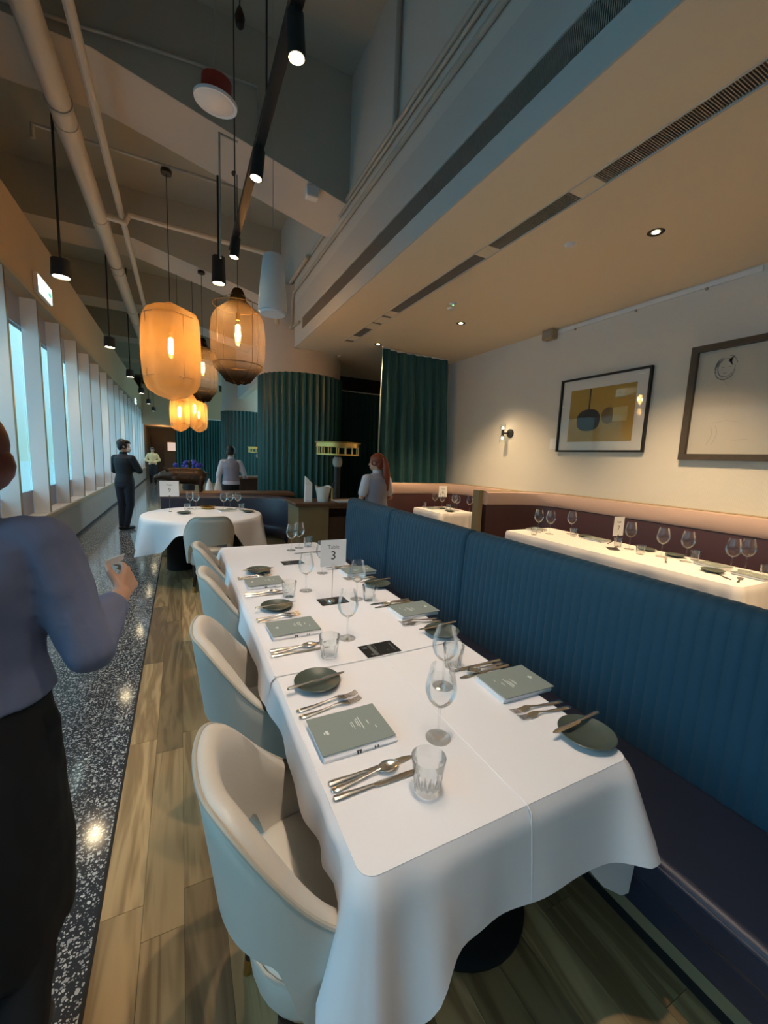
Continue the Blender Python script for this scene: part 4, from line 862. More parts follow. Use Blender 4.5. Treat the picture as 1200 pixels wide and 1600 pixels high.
for lab, x, y, z in (('black printed leaflet lying flat on the hem of the middle cloth', 0.728, 1.437, ZT2), ('black printed leaflet under the foot of the number 3 card', 0.735, 2.045, ZT2), ('farthest black leaflet on the long white table', 0.728, 2.93, 0.7505)):
    item('leaflet', lab, 'leaflet', [('sheet', LEAF_ME), ('print', LEAF_P)], (x, y, z+0.0009), 0.03, 'black leaflets on the table')
def card_stand(num, lab, loc, rz, w=0.146, h=0.146, zc=0.20):
    t = thing('table_card', lab, 'sign', loc, rz)
    obj('card', MB().box(-w/2, w/2, -0.001, 0.001, zc, zc+h), 'card', t, smooth=0)
    obj('rod', MB().tube([(0, 0.006, 0.005), (0, 0.006, zc+0.03)], 0.0022, 8), 'chrome', t)
    obj('clip', MB().box(-0.008, 0.008, -0.004, 0.006, zc-0.008, zc+0.012), 'chrome', t)
    obj('foot', MB().lathe([(0, 0.014), (0.008, 0.013), (0.017, 0.008), (0.021, 0.0), (0, 0)], 20, (0, 0.006, 0)), 'chrome', t)
    text_part('lettering', 'Table', 0.030, 'inkgrey', t, (0, -0.0014, zc+h*0.73), (PI/2, 0, 0))
    text_part('numeral', num, 0.066, 'inkblack', t, (0, -0.0014, zc+h*0.40), (PI/2, 0, 0))
    return t
M['inkgrey'] = mat('ink_grey', (0.22, 0.23, 0.25), 0.6)
card_stand('3', 'white card reading Table 3 on a chrome stand mid-table', (0.728, 2.034, 0.7574), 0.0)
card_stand('7', 'card reading Table 7 on the warmly lit booth table', (3.87, 2.50, 0.7505), -0.05, 0.146, 0.19, 0.13)
card_stand('8', 'card reading Table 8 on the booth table by the teal curtain', (4.02, 5.76, 0.7505), -0.1, 0.16, 0.19, 0.18)
card_stand('9', 'card reading Table 9 on the round table by the aisle', (-0.14, 5.86, 0.7535), 0.0, 0.22, 0.20, 0.20)
# booth table with the 7 card
Z7 = 0.7506; G7 = 'glasses on the number 7 booth table'
for i, (x, y, lab) in enumerate(((3.78, 3.42, 'left wine glass of the far pair on the number 7 booth table'), (3.84, 3.30, 'right wine glass of the far pair on the number 7 booth table'), (4.10, 3.22, 'wine glass alone behind the far tumblers of booth table 7'),
     (3.98, 2.44, 'wine glass right beside the number 7 card'), (3.95, 2.12, 'left wine glass of the middle pair on booth table 7'), (3.98, 1.93, 'right wine glass of the middle pair on booth table 7'),
     (3.98, 1.60, 'left wine glass of the near pair on booth table 7'), (4.12, 1.56, 'right wine glass of the near pair on booth table 7'))):
    wine(lab, x, y, Z7, G7, 1.22)
for x, y, lab in ((3.60, 3.31, 'tumbler at the far corner of booth table 7'), (4.02, 3.12, 'tumbler in front of the lone wine glass of booth table 7'), (3.98, 2.56, 'tumbler behind the number 7 card stand'), (3.85, 2.25, 'tumbler in the middle of booth table 7'), (4.13, 1.93, 'tumbler behind the middle glass pair of booth table 7'), (4.10, 1.42, 'tumbler at the near end of booth table 7')):
    tumbler(lab, x, y, Z7, G7)
for x, y, rz, lab in ((3.86, 3.52, 0.2, 'sage menu at the far corner of booth table 7'), (4.06, 2.85, 1.57, 'sage menu behind the number 7 card'), (4.02, 1.74, 1.4, 'sage menu at the near glass pair of booth table 7'), (3.95, 1.44, 1.5, 'sage menu at the near end of booth table 7')):
    menu(lab, x, y, Z7, rz, 1, 'sage menus on booth table 7')
for x, y, lab in ((3.80, 1.64, 'dark plate at the near edge of booth table 7'), (4.10, 2.34, 'dark plate behind the glass by the 7 card'), (4.10, 2.08, 'dark plate behind the middle glasses of booth table 7'), (4.10, 3.02, 'dark plate by the far tumblers of booth table 7')):
    plate(lab, x, y, Z7, 'dark plates on booth table 7')
knife('knife lying by the near dark plate of booth table 7', 3.66, 1.46, Z7, 0.9); fork('fork lying by the middle glasses of booth table 7', 3.72, 1.95, Z7, 0.5); knife('knife lying near the 7 card stand', 4.0, 2.68, Z7, 0.4); spoon('spoon lying near the near end of booth table 7', 3.62, 1.40, Z7, 0.3)
item('leaflet', 'black leaflet beside the number 7 card', 'leaflet', [('sheet', LEAF_ME), ('print', LEAF_P)], (3.82, 2.50, Z7), 0.8, 'black leaflets on the table')
# booth table with the 8 card
G8 = 'glasses on the number 8 booth table'
for x, y, lab in ((3.88, 5.78, 'wine glass under the number 8 card'), (3.92, 5.62, 'wine glass right of the number 8 card'), (4.08, 5.50, 'left one of three wine glasses on booth table 8'), (4.02, 5.34, 'middle one of three wine glasses on booth table 8'), (4.13, 5.16, 'right one of three wine glasses on booth table 8')): wine(lab, x, y, 0.7506, G8, 1.15)
for x, y, lab in ((3.66, 5.77, 'tumbler at the far end of booth table 8'), (3.92, 5.43, 'tumbler among the wine glasses of booth table 8')): tumbler(lab, x, y, 0.7506, G8)
plate('dark plate closest to the end of the farther booth table', 3.80, 5.22, 0.7506); plate('dark plate midway along the farther booth table', 3.86, 5.55, 0.7506)
menu('sage menu on booth table 8', 3.72, 5.60, 0.7506, 1.5, 1)
fork('fork on booth table 8', 3.86, 5.36, 0.7506, 0.4)
# round table
ZR = 0.7535; G9 = 'glasses on the round table'
for x, y, lab in ((0.10, 6.16, 'left wine glass of the left pair on the round table'), (0.17, 6.08, 'right wine glass of the left pair on the round table'), (0.52, 6.00, 'left one of three wine glasses on the round table'), (0.615, 6.10, 'middle one of three wine glasses on the round table'), (0.715, 6.08, 'right one of three wine glasses on the round table')): wine(lab, x, y, ZR, G9, 1.08)
for x, y, lab in ((0.06, 5.98, 'tumbler by the left glass pair on the round table'), (0.745, 5.90, 'tumbler right of the three glasses on the round table')): tumbler(lab, x, y, ZR, G9)
plate('dark plate at the left of the round table', 0.02, 5.66, ZR); plate('dark plate at the right of the round table', 0.80, 5.66, ZR)
dsh = thing('copper_dish', 'low copper-coloured dish in the middle of the round table', 'dish', (0.32, 6.1, ZR)); obj('bowl', MB().lathe([(0, 0.004), (0.07, 0.004), (0.10, 0.035), (0.095, 0.036), (0.065, 0.010), (0, 0.010)], 24), 'brass', dsh); obj('lid_ring', MB().lathe([(0.06, 0.036), (0.098, 0.038), (0.098, 0.030)], 24), 'darkbrass', dsh)
menu('sage menu on the round table', 0.54, 5.82, ZR, 0.3, 1)

# ================================================================== SERVICE AREA
cn = thing('console', 'wood-topped console behind the dark curved bench', 'console', (0, 7.02, 0))
obj('carcass', MB().box(-0.28, 1.7, -0.20, 0.20, 0.0, 0.86), 'walnut', cn); obj('wood_top', MB().box(-0.30, 1.72, -0.22, 0.23, 0.86, 0.905), 'wood', cn, bevel=0.006)
st = thing('service_station', 'olive wood waiter station with a dark open shelf by the column', 'cabinet', (1.30, 4.96, 0))
obj('side_panel', MB().box(0.0, 0.40, 0.0, 0.55, 0.0, 0.91), 'station', st, bevel=0.004); obj('top', MB().box(-0.04, 1.0, -0.02, 0.58, 0.91, 0.95), 'wood', st, bevel=0.005)
obj('shelf_bay', MB().box(0.40, 0.98, 0.45, 0.55, 0.0, 0.91).box(0.40, 0.98, 0.02, 0.5, 0.0, 0.76), 'walnut', st); obj('rail', MB().box(0.40, 0.98, 0.03, 0.06, 0.87, 0.91), 'wood', st)
bk = thing('ice_bucket', 'white ice bucket with a wavy rim on the waiter station', 'bucket', (1.665, 5.12, 0.951))
rs = []
for z, r in ((0, 0.065), (0.01, 0.07), (0.12, 0.085), (0.20, 0.105)): rs.append([(r*math.cos(2*PI*j/32), r*math.sin(2*PI*j/32), z+(0.012*math.sin(6*PI*j/32) if z > 0.19 else 0)) for j in range(32)])
rs += [[(x*0.94, y*0.94, z) for x, y, z in rs[-1]], [(0.06*math.cos(2*PI*j/32), 0.06*math.sin(2*PI*j/32), 0.015) for j in range(32)]]
obj('bucket', MB().rings(rs), 'whitebox', bk)
tb = thing('menu_holder', 'tall white slanted menu holder on the waiter station', 'holder', (1.46, 5.12, 0.951)); obj('panel', MB().extrude([(-0.04, 0), (0.055, 0), (0.055, 0.24), (-0.035, 0.33)], 'y', -0.02, 0.02), 'whiteplastic', tb); obj('leaf_sheet', MB().box(-0.03, 0.05, -0.024, -0.02, 0.02, 0.22), 'card', tb)
tp = thing('beer_tap', 'small brass tap beside the white ice bucket', 'tap', (1.84, 5.25, 0.951)); obj('body', MB().tube([(0, 0, 0), (0, 0, 0.16), (-0.03, 0, 0.19), (-0.07, 0, 0.17)], 0.014, 10), 'brass', tp); obj('handle', MB().capsule((0, 0, 0.18), (0.02, 0, 0.24), 0.01, 0.014), 'black', tp)
tr = thing('white_tray', 'flat white tray on the waiter station by the red-haired waitress', 'tray', (1.95, 5.10, 0.951)); obj('tray', MB().box(-0.12, 0.14, -0.12, 0.15, 0, 0.012), 'whiteplastic', tr, bevel=0.004); obj('lip', MB().box(-0.12, 0.14, -0.12, -0.11, 0.012, 0.02), 'whiteplastic', tr)
lh = thing('gallery_lamp', 'round brass gallery lamp on a dark post above the waiter station', 'lamp', (2.04, 5.62, 0))
obj('post', MB().tube([(0, 0, 0.0), (0, 0, 1.56)], 0.045, 14), 'blackmetal', lh); obj('collar', MB().lathe([(0.05, 1.40), (0.07, 1.44), (0.07, 1.50), (0.05, 1.54)], 20), 'conduit', lh)
obj('lower_ring', MB().lathe([(0.285, 1.565), (0.305, 1.565), (0.305, 1.585), (0.285, 1.585), (0.285, 1.565)], 40), 'brass', lh); obj('upper_ring', MB().lathe([(0.28, 1.68), (0.31, 1.68), (0.31, 1.735), (0.28, 1.735), (0.28, 1.68)], 40), 'brass', lh); obj('top_plate', MB().lathe([(0, 1.735), (0.33, 1.735), (0.33, 1.752), (0, 1.752)], 40), 'darkbrass', lh)
for i in range(16): obj('baluster', MB().tube([(0.296*math.cos(2*PI*i/16), 0.296*math.sin(2*PI*i/16), 1.58), (0.296*math.cos(2*PI*i/16), 0.296*math.sin(2*PI*i/16), 1.69)], 0.008, 8), 'brass', lh)
# bronze pig on the console
pg = thing('pig_sculpture', 'dark bronze pig sculpture standing on the wood-topped console', 'sculpture', (0.07, 7.06, 0.910)); pg.scale = (1.18, 1.18, 1.18)

# ================================================================== FIGURES
def remesh(name, mb, m, voxel, smooth=6, parent=None, disp=0.0):
    me = bpy.data.meshes.new(name); me.from_pydata(mb.v, [], mb.f)
    import bmesh
    bm = bmesh.new(); bm.from_mesh(me); bmesh.ops.recalc_face_normals(bm, faces=bm.faces); bm.to_mesh(me); bm.free()
    o = bpy.data.objects.new('tmp', me); COL.objects.link(o)
    r = o.modifiers.new('r', 'REMESH'); r.mode = 'VOXEL'; r.voxel_size = voxel
    s = o.modifiers.new('s', 'SMOOTH'); s.factor = 0.5; s.iterations = smooth
    dg = bpy.context.evaluated_depsgraph_get(); out = bpy.data.meshes.new_from_object(o.evaluated_get(dg))
    bpy.data.objects.remove(o); out.name = name; out.materials.clear(); out.materials.append(M[m] if isinstance(m, str) else m); out.shade_smooth()
    if disp:
        from mathutils import noise
        vn = [v.normal.copy() for v in out.vertices]
        for v, nn in zip(out.vertices, vn):
            c = v.co
            d = noise.noise(Vector((c.x*11, c.y*11, c.z*5)))+0.5*noise.noise(Vector((c.x*24, c.y*24, c.z*13)))
            v.co = c+nn*d*disp
    return put(name, out, parent)
TIPS = []
def hand(mb, wrist, d, nrm, s, curl, thumb_side, spread=0.0):
    """palm and five fingers; d: pointing direction, nrm: out of the back of the hand, fingers curl towards -nrm"""
    w = Vector(wrist); d = Vector(d).normalized(); n = Vector(nrm); n = (n-d*n.dot(d)).normalized(); side = d.cross(n)*thumb_side
    L = [0.070, 0.078, 0.073, 0.057]
    for i in range(4):
        off = side*(0.030-0.020*i)*s; k = w+d*0.088*s*(1-0.04*abs(i-1))+off
        mb.capsule(w+off*0.55+d*0.012*s, k, 0.0135*s, 0.0115*s, 10)
        p = k; a = 0.12+curl*0.45; dirv = d+side*spread*(1.5-i)
        for j, f in enumerate((0.48, 0.31, 0.21)):
            q = a*(j*1.05+1)
            dd = (dirv*math.cos(q)-n*math.sin(q)).normalized(); e = p+dd*L[i]*f*1.08*s
            mb.capsule(p, e, (0.0098-0.0011*j)*s, (0.0090-0.0012*j)*s, 9); p = e
    b = w+d*0.028*s+side*0.026*s-n*0.006*s; e = b+(d*0.55+side*0.62-n*0.35).normalized()*0.043*s
    mb.capsule(w+d*0.01*s+side*0.014*s, b, 0.014*s, 0.0135*s, 9); mb.capsule(b, e, 0.0135*s, 0.011*s, 9)
    e2 = e+(d*0.85+side*0.12-n*(0.25+0.3*curl)).normalized()*0.034*s; mb.capsule(e, e2, 0.0108*s, 0.0095*s, 9)
    TIPS.append(e2)
    e3 = e2+(d*0.9-side*0.18*curl-n*(0.25+0.3*curl)).normalized()*0.026*s; mb.capsule(e2, e3, 0.0095*s, 0.0078*s, 9)
def person(label, loc, rz, H=1.65, J=None, look=(0, 1, 0), top='whiteshirt', sleeve=1.0, bottom='blackcloth', hair='blackhair', hairstyle='short', vest=None, skirt=None, mask=False, curl=0.6, voxel=0.011, width=1.0, hands=True, mouth=True, belt=True, loose=0.012, topz=None, disp=0.0, group=None):
    s = H/1.65; t = thing('person', label, 'person', loc, rz)
    j = dict(pel=(0, 0, 0.87), waist=(0, 0, 1.04), chest=(0, 0.0, 1.24), neck=(0, -0.005, 1.40), head=(0, 0.02, 1.535),
             sR=(0.162, 0, 1.322), eR=(0.215, -0.02, 1.07), wR=(0.225, 0.06, 0.84), sL=(-0.162, 0, 1.322), eL=(-0.215, -0.02, 1.07), wL=(-0.225, 0.06, 0.84),
             hR=(0.085, 0, 0.86), kR=(0.09, 0.01, 0.47), aR=(0.09, -0.02, 0.085), hL=(-0.085, 0, 0.86), kL=(-0.09, 0.01, 0.47), aL=(-0.09, -0.02, 0.085),
             dR=(0, 0.1, -1), nR=(1, 0, 0), dL=(0, 0.1, -1), nL=(-1, 0, 0), fR=(0.02, 1, 0), fL=(-0.02, 1, 0))
    j.update(J or {})
    V = lambda k: Vector(j[k])*s if k[0] not in 'dnf' or k == 'neck' else Vector(j[k])
    def torso(mb, o, z0, w=width):
        c, wa, p, nk = V('chest'), V('waist'), V('pel'), V('neck')
        st_ = [(p+Vector((0, 0, -0.09*s)), 0.125, 0.09), (p, 0.163, 0.112), (p*0.5+wa*0.5, 0.150, 0.105), (wa, 0.128, 0.092), (wa*0.5+c*0.5, 0.140, 0.100), (c, 0.158, 0.112), (c*0.45+nk*0.55, 0.150, 0.095), (nk+Vector((0, 0, -0.035*s)), 0.095, 0.068), (nk+Vector((0, 0, 0.0)), 0.055, 0.056)]
        rs = []
        for q, rx, ry in st_:
            if q.z < z0*s-0.001: continue
            rs.append([q+Vector(((rx*s*w+o)*math.cos(2*PI*i/24), (ry*s+o)*math.sin(2*PI*i/24), 0)) for i in range(24)])
        mb.rings(rs)
    def arm(mb, o, sd, frac):
        a, b, c = V('s'+sd), V('e'+sd), V('w'+sd)
        mb.capsule(a-Vector((math.copysign(0.035, a.x)*s, 0, -0.005)), a, 0.050*s+o, 0.050*s+o); mb.capsule(a, b if frac >= 0.5 else a.lerp(b, frac*2), 0.052*s+o, (0.039 if frac >= 0.5 else 0.052-0.026*frac)*s+o*1.3)
        if frac > 0.5: mb.capsule(b, b.lerp(c, (frac-0.5)*2), 0.040*s+o, 0.030*s+o)
    def leg(mb, o, sd, k=1.0):
        h, kn, an = V('h'+sd), V('k'+sd), V('a'+sd)
        mb.capsule(h, kn, 0.083*s+o, 0.053*s+o); mb.capsule(kn, an, 0.053*s+o, (0.040 if k else 0.036)*s+o)
    body = MB(); torso(body, -0.004, 0.6)
    nk, hd = V('neck'), V('head'); lk = Vector(look).normalized(); up = Vector((0, 0, 1)); rt = lk.cross(up).normalized()
    body.capsule(nk-Vector((0, 0, 0.03*s)), nk.lerp(hd, 0.6)-lk*0.012*s, 0.053*s, 0.050*s)
    R3 = Matrix((rt, lk, up)).transposed()
    body.ellipsoid(hd+lk*-0.006*s+up*0.022*s, (0.075*s, 0.094*s, 0.090*s), rot=R3); body.ellipsoid(hd+lk*0.022*s-up*0.045*s, (0.056*s, 0.066*s, 0.068*s), rot=R3)
    body.capsule(hd+lk*0.092*s+up*0.012*s, hd+lk*0.106*s-up*0.020*s, 0.008*s, 0.013*s, 8)
    body.capsule(hd+lk*0.078*s+rt*0.02*s-up*0.052*s, hd+lk*0.078*s-rt*0.02*s-up*0.052*s, 0.011*s, 0.011*s, 8)
    for q in (1, -1): body.ellipsoid(hd+rt*0.076*s*q-lk*0.008*s, (0.010*s, 0.020*s, 0.032*s), 8, 6, rot=R3)
    for sd in 'RL':
        arm(body, -0.004, sd, 1.0); leg(body, -0.006, sd)
        an = V('a'+sd); f = V('f'+sd).normalized(); body.capsule(an-Vector((0, 0, 0.045*s))-f*0.03*s, an-Vector((0, 0, 0.055*s))+f*0.13*s, 0.034*s, 0.026*s)
        hand(body, V('w'+sd), V('d'+sd), V('n'+sd), s*0.98, curl, -1 if sd == 'R' else 1)
    b = remesh('body', body, 'skin', 0.0048 if voxel < 0.009 else 0.0075, 2, t)
    for q in (1, -1): obj('eye', MB().ellipsoid(hd+lk*0.080*s+rt*0.031*s*q+up*0.012*s, (0.013*s, 0.007*s, 0.008*s), 10, 6, rot=R3), 'eye', t)
    if not mask: obj('mouth', MB().capsule(hd+lk*0.089*s+rt*0.018*s-up*0.052*s, hd+lk*0.089*s-rt*0.018*s-up*0.052*s, 0.005*s, 0.005*s, 8), 'lips', t)
    sh = MB(); torso(sh, loose, topz if topz else 0.85)
    for sd in 'RL': arm(sh, loose*0.9, sd, sleeve)
    remesh('shirt', sh, top, voxel, 4, t, disp)
    col = MB().lathe([(0.058*s, -0.03*s), (0.062*s, 0.0), (0.056*s, 0.028*s), (0.052*s, 0.028*s), (0.054*s, -0.03*s)], 20, nk+Vector((0, 0, 0.012*s))); obj('collar', col, top, t)
    if vest:
        ve = MB(); torso(ve, loose+0.010, 0.95, width*1.0); remesh('vest', ve, vest, voxel, 4, t)
    tr = MB()
    p = V('pel')
    tr.ellipsoid(p+Vector((0, 0, -0.01)), (0.170*s*width, 0.122*s, 0.125*s))
    for sd in 'RL': leg(tr, 0.012, sd)
    if skirt:
        z = skirt; rs = []
        for k in range(9):
            u = k/8; zz = (p.z+0.10*s)*(1-u)+z*u
            rs.append([(p.x+(0.150+0.026*math.sin(PI*min(u*1.6, 1)*0.5)-0.012*u)*s*width*math.cos(2*PI*i/28)*(1+0.03*u*math.sin(5*2*PI*i/28)), p.y+(0.112+0.04*math.sin(PI*min(u*1.6, 1)*0.5)+0.02*u)*s*math.sin(2*PI*i/28)*(1+0.03*u*math.sin(5*2*PI*i/28)), zz) for i in range(28)])
        tr.rings(rs)
    remesh('trousers' if not skirt else 'skirt', tr, bottom, voxel, 4, t, disp*0.6)
    for sd in 'RL':
        an = V('a'+sd); f = V('f'+sd).normalized(); q = an.copy(); q.z = 0
        s1 = MB().capsule(Vector((an.x, an.y, 0.045*s+max(0, an.z-0.085*s)))-f*0.035*s, Vector((an.x, an.y, 0.035*s+max(0, an.z-0.085*s)))+f*0.135*s, 0.042*s, 0.033*s, 14)
        obj('shoe', s1, 'shoe', t, smooth=60)
    # hair: shell over the cranium, open at the face
    hm = MB(); c = hd-lk*0.012*s+up*0.034*s
    hm.ellipsoid(c, (0.086*s, 0.104*s, 0.098*s), 20, 14, R3); hm.ellipsoid(hd-lk*0.055*s-up*0.02*s, (0.068*s, 0.055*s, 0.075*s), 16, 10, R3)
    if hairstyle == 'fringe': hm.ellipsoid(hd+lk*0.045*s+up*0.095*s, (0.080*s, 0.062*s, 0.034*s), 14, 8, R3); hm.ellipsoid(hd+lk*0.085*s+up*0.085*s, (0.055*s, 0.03*s, 0.022*s), 12, 8, R3)
    if hairstyle == 'bun': hm.ellipsoid(hd-lk*0.035*s-up*0.015*s, (0.092*s, 0.07*s, 0.075*s), 16, 10, R3); hm.ellipsoid(hd-lk*0.115*s+up*0.035*s, (0.048*s, 0.042*s, 0.046*s), 14, 10, R3)
    if hairstyle == 'pony':
        hm.capsule(hd-lk*0.10*s+up*0.05*s, hd-lk*0.135*s-up*0.03*s, 0.035*s, 0.04*s); hm.capsule(hd-lk*0.135*s-up*0.03*s, hd-lk*0.150*s-up*0.18*s+rt*0.01*s, 0.042*s, 0.050*s); hm.capsule(hd-lk*0.150*s-up*0.18*s+rt*0.01*s, hd-lk*0.155*s-up*0.36*s+rt*0.035*s, 0.050*s, 0.022*s)
    # cut the face away
    vs = [Vector(v) for v in hm.v]; f2 = []
    for fc in hm.f:
        m_ = sum((vs[i] for i in fc), Vector())/len(fc); r_ = m_-hd
        if r_.dot(lk) > 0.035*s and r_.dot(up) < 0.055*s: continue
        f2.append(fc)
    hm2 = MB(); hm2.v = hm.v; hm2.f = f2
    hair_o = obj('hair', hm2, hair, t, smooth=80)
    so = hair_o.modifiers.new('thick', 'SOLIDIFY'); so.thickness = 0.008; so.offset = -1
    if hairstyle == 'pony': obj('hair_tie', MB().tube([hd-lk*0.108*s+up*0.045*s+rt*0.03*s, hd-lk*0.125*s+up*0.045*s, hd-lk*0.108*s+up*0.045*s-rt*0.03*s], 0.010*s, 8), 'whiteplastic', t)
    if mask:
        mk = MB(); rs = []
        for z_, w_, dd in ((0.010, 0.045, 0.090), (-0.005, 0.062, 0.112), (-0.035, 0.064, 0.116), (-0.070, 0.055, 0.100), (-0.098, 0.035, 0.072)):
            rs.append([hd+up*z_*s+rt*w_*s*math.sin(a)+lk*(dd-0.075+0.075*math.cos(a))*s for a in [-1.45+2.9*i/12 for i in range(13)]])
        mk.rings(rs, False, False, False); m_ = obj('face_mask', mk, 'maskm', t, smooth=70); so = m_.modifiers.new('thick', 'SOLIDIFY'); so.thickness = 0.003
        for q in (1, -1): obj('ear_loop', MB().tube([hd+rt*0.062*s*q+lk*0.045*s-up*0.01*s, hd+rt*0.080*s*q-lk*0.006*s+up*0.018*s, hd+rt*0.060*s*q+lk*0.045*s-up*0.06*s], 0.002*s, 6), 'maskm', t)
    return t
wt = person('blurred waitress at the frame edge in a blue-grey shirt and long black skirt, forearm raised', (-0.465, 1.20, 0), 0.0, 1.64,
    dict(sR=(0.160, 0.0, 1.325), head=(0.028, 0.02, 1.52), eR=(0.255, -0.03, 1.060), wR=(0.300, 0.165, 1.130), dR=(0.20, 0.85, 0.36), nR=(0.85, -0.42, 0.25), kR=(0.10, 0.03, 0.47), aR=(0.10, -0.16, 0.16), fR=(0, 0.9, -0.35), eL=(-0.22, 0.02, 1.07), wL=(-0.18, 0.18, 0.92), kL=(-0.09, 0.08, 0.48), aL=(-0.09, 0.16, 0.085)),
    look=(-0.35, 0.93, -0.05), top='blueshirt', sleeve=0.86, bottom='blackcloth', hair='darkredhair', hairstyle='bun', skirt=0.30, curl=0.75, voxel=0.0075, width=1.08, loose=0.018, topz=0.93, disp=0.013)
wt_tip = TIPS[0]
sl = thing('paper_slip', 'small pale folded paper held in the raised hand of the waitress', 'paper', (-0.465+wt_tip.x, 1.20+wt_tip.y+0.004, wt_tip.z+0.004), 0.0)
obj('slip', MB().extrude([(-0.010, -0.012), (0.040, 0.010), (0.046, 0.030), (-0.004, 0.012)], 'y', -0.002, 0.002), 'slip', sl); obj('fold', MB().extrude([(-0.006, -0.006), (0.044, 0.014), (0.040, 0.022), (-0.008, 0.004)], 'y', 0.002, 0.004), 'slip', sl)
person('man in a dark suit and white face mask standing with folded arms by the windows', (-0.955, 8.98, 0), -0.55, 1.69,
    dict(eR=(0.245, 0.075, 1.10), wR=(0.02, 0.215, 1.12), dR=(-1, 0.05, 0.05), nR=(0, 1, 0.2), eL=(-0.245, 0.075, 1.09), wL=(-0.01, 0.24, 1.09), dL=(1, 0.0, 0.02), nL=(0, 1, 0.2), kR=(0.075, 0.03, 0.47), aR=(0.02, -0.02, 0.085), kL=(-0.07, 0.0, 0.47), aL=(-0.055, -0.04, 0.085), fR=(0.3, 1, 0), fL=(-0.2, 1, 0)),
    look=(0.72, 0.62, -0.22), top='suit', sleeve=1.0, bottom='navytrouser', hairstyle='fringe', mask=True, voxel=0.011, loose=0.016, topz=0.80)
person('waitress seen from behind with a long copper ponytail and lilac-grey vest', (2.235, 4.68, 0), 0.18, 1.60,
    dict(eR=(0.235, 0.0, 1.08), wR=(0.20, 0.18, 1.0), dR=(-0.1, 1, 0), nR=(0, 0, 1), eL=(-0.245, -0.01, 1.075), wL=(-0.23, 0.12, 0.93), dL=(0.05, 0.9, -0.4), nL=(0, 0.4, 0.9)),
    look=(-0.45, 0.88, -0.1), top='whiteshirt', sleeve=0.36, vest='greyvest', hair='redhair', hairstyle='pony', voxel=0.010, loose=0.014)
person('waiter seen from behind in a grey vest and white sleeves beyond the pig sculpture', (0.93, 9.0, 0), -0.1, 1.66,
    dict(eR=(0.26, 0.0, 1.09), wR=(0.27, 0.18, 1.02), dR=(0.3, 0.9, 0), nR=(0, 0, 1), eL=(-0.24, 0.0, 1.06), wL=(-0.25, 0.08, 0.84)),
    look=(0.1, 0.95, -0.35), top='whiteshirt', sleeve=0.95, vest='greyvest', voxel=0.013, loose=0.014)
person('distant hostess in a cream shirt and black skirt with clasped hands', (-1.10, 20.5, 0), PI, 1.62,
    dict(eR=(0.27, 0.02, 1.08), wR=(0.05, 0.17, 0.98), dR=(-0.9, 0.2, -0.3), nR=(0, 1, 0), eL=(-0.27, 0.02, 1.08), wL=(-0.05, 0.17, 0.98), dL=(0.9, 0.2, -0.3), nL=(0, 1, 0)),
    look=(0, 1, 0), top='creamshirt', sleeve=0.95, skirt=0.4, voxel=0.014, hairstyle='bun')
# pig
pm = MB()
pm.ellipsoid((0.0, 0, 0.205), (0.235, 0.105, 0.110), 20, 14); pm.ellipsoid((0.12, 0, 0.20), (0.14, 0.11, 0.115), 18, 12); pm.ellipsoid((-0.14, 0, 0.21), (0.13, 0.098, 0.10), 18, 12)
pm.capsule((-0.19, 0, 0.215), (-0.27, 0, 0.205), 0.085, 0.060); pm.capsule((-0.27, 0, 0.200), (-0.325, 0, 0.185), 0.052, 0.036); pm.capsule((-0.325, 0, 0.185), (-0.335, 0, 0.184), 0.038, 0.040)
for q in (1, -1): pm.capsule((-0.215, 0.05*q, 0.275), (-0.255, 0.075*q, 0.305), 0.026, 0.012)
for x, y, dx in ((-0.15, 0.055, -0.01), (-0.13, -0.055, 0.02), (0.16, 0.06, 0.02), (0.18, -0.06, -0.01)):
    pm.capsule((x, y, 0.17), (x+dx, y, 0.075), 0.055, 0.030); pm.capsule((x+dx, y, 0.075), (x+dx*1.4, y, 0.016), 0.027, 0.022)
remesh('body', pm, 'bronze_pig', 0.009, 3, pg)
obj('tail', MB().tube([(0.245, 0, 0.24), (0.275, 0.01, 0.25), (0.285, 0.03, 0.235), (0.27, 0.035, 0.215)], [0.011, 0.009, 0.008, 0.005], 8), 'bronze_pig', pg)

# ================================================================== FAR END
ft = thing('dining_table', 'far white-clothed table glimpsed behind the pig sculpture', 'table', (0.35, 8.2, 0))
obj('tabletop', MB().box(-0.55, 0.6, -0.38, 0.38, 0.715, 0.745), 'walnut', ft); obj('pedestal', MB().lathe([(0.25, 0), (0.25, 0.02), (0.05, 0.05), (0.05, 0.715)], 20), 'black', ft)
cloth('tablecloth', 'white tablecloth on the far table behind the pig sculpture', -0.21, 0.96, 7.81, 8.59, 0.7505, 'LNRF', {'L': 0.35, 'N': 0.35, 'R': 0.35, 'F': 0.35}, 0.1, 21, 0.03, 0.015, 2.5)
for x, y, h, lab in ((-0.14, 7.75, 0.0, 'white cloth napkin stood up on the far table, left of the pig'), (0.46, 8.0, 0.0, 'white cloth napkin stood up on the far table, right of the pig'), (0.62, 8.1, 0, 'second white napkin right of the pig on the far table')):
    o = thing('standing_napkin', lab, 'napkin', (x, y+0.20, 0.7535)); obj('fold', MB().rings([[(0.07*math.cos(a)*k, 0.06*math.sin(a)*k, z+0.02*(1+math.sin(3*a))*k) for a in [2*PI*i/14 for i in range(14)]] for z, k in ((0, 1), (0.10, 0.9), (0.20, 0.55), (0.29, 0.12))]), 'napkin', o, smooth=50)
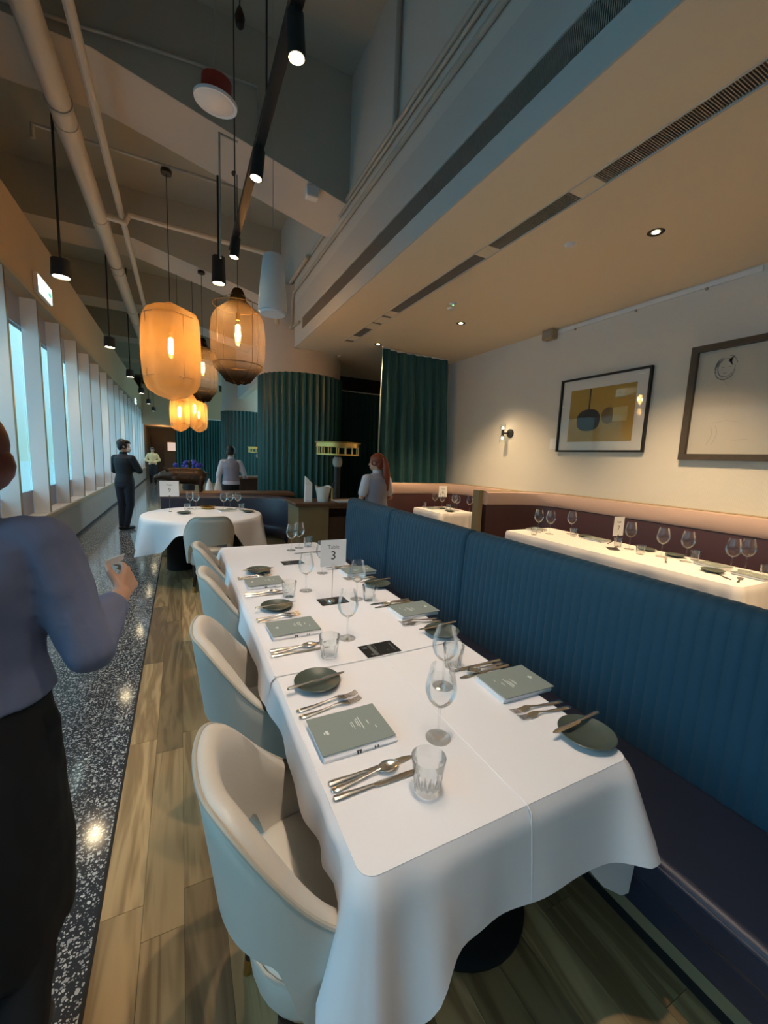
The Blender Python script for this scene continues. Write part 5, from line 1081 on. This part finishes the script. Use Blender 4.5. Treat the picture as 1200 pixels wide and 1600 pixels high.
fv = thing('flower_vase', 'dark vase of blue flowers beyond the pig sculpture', 'flowers', (0.12, 8.35, 0.7515))
obj('vase', MB().lathe([(0, 0), (0.06, 0), (0.085, 0.08), (0.07, 0.18), (0.045, 0.24), (0.055, 0.26)], 20), 'black', fv)
fr = random.Random(2)
for i in range(16):
    a = fr.uniform(0, 2*PI); r = fr.uniform(0.02, 0.17); z = 0.34+fr.uniform(0, 0.16)-r*0.3
    obj('flower', MB().ellipsoid((0, 0, 0), (0.035, 0.035, 0.028), 8, 6), 'blueflower' if i % 4 else 'leaf', fv, (r*math.cos(a), r*math.sin(a)*0.7, z), (fr.random(), fr.random(), 0))
stm = MB()
for i in range(8): a = i*0.8; stm.tube([(0, 0, 0.2), (0.12*math.cos(a), 0.09*math.sin(a), 0.36)], 0.004, 5)
fv.scale = (1.3, 1.3, 1.4)
obj('stems', stm, 'leaf', fv)
lh2 = dup(lh, 'second smaller-looking brass gallery lamp by the farther fluted column', (2.2, 13.4, 0))
for (x, y, lab) in ((1.5, 11.0, 'dark wooden service counter beyond the waiter in the vest'),):
    o = thing('service_counter', lab, 'counter', (x, y, 0)); obj('body', MB().box(-0.4, 0.9, -0.3, 0.4, 0, 0.9), 'walnut', o); obj('top', MB().box(-0.43, 0.93, -0.33, 0.43, 0.9, 0.94), 'wood', o)
ps = thing('lit_poster', 'small lit pinkish notice on the brown wall at the far end', 'sign', (-0.42, YB-0.02, 1.72)); obj('face', MB().box(-0.25, 0.25, -0.02, 0.0, -0.24, 0.24), 'poster', ps); obj('frame', MB().box(-0.28, 0.28, -0.01, 0.01, -0.27, 0.27), 'darkbrass', ps)
struct('door_1', MB().box(-1.5, -0.85, YB-0.06, YB, 0, 2.3), 'walnut')
struct('wall_back_soffit', MB().box(-1.63, 4, 23.0, YB, 2.75, 4.6), 'paint_bulk')
lamp('POINT', 'far_end_light', (-0.8, 24.5, 2.5), 14, AMBER, 0.1)
lamp('SPOT', 'far_end_downlight', (-0.6, 21.0, 4.0), 60, WARM, 0.05, (-1.1, 20.5, 1.0), 60, 0.6)
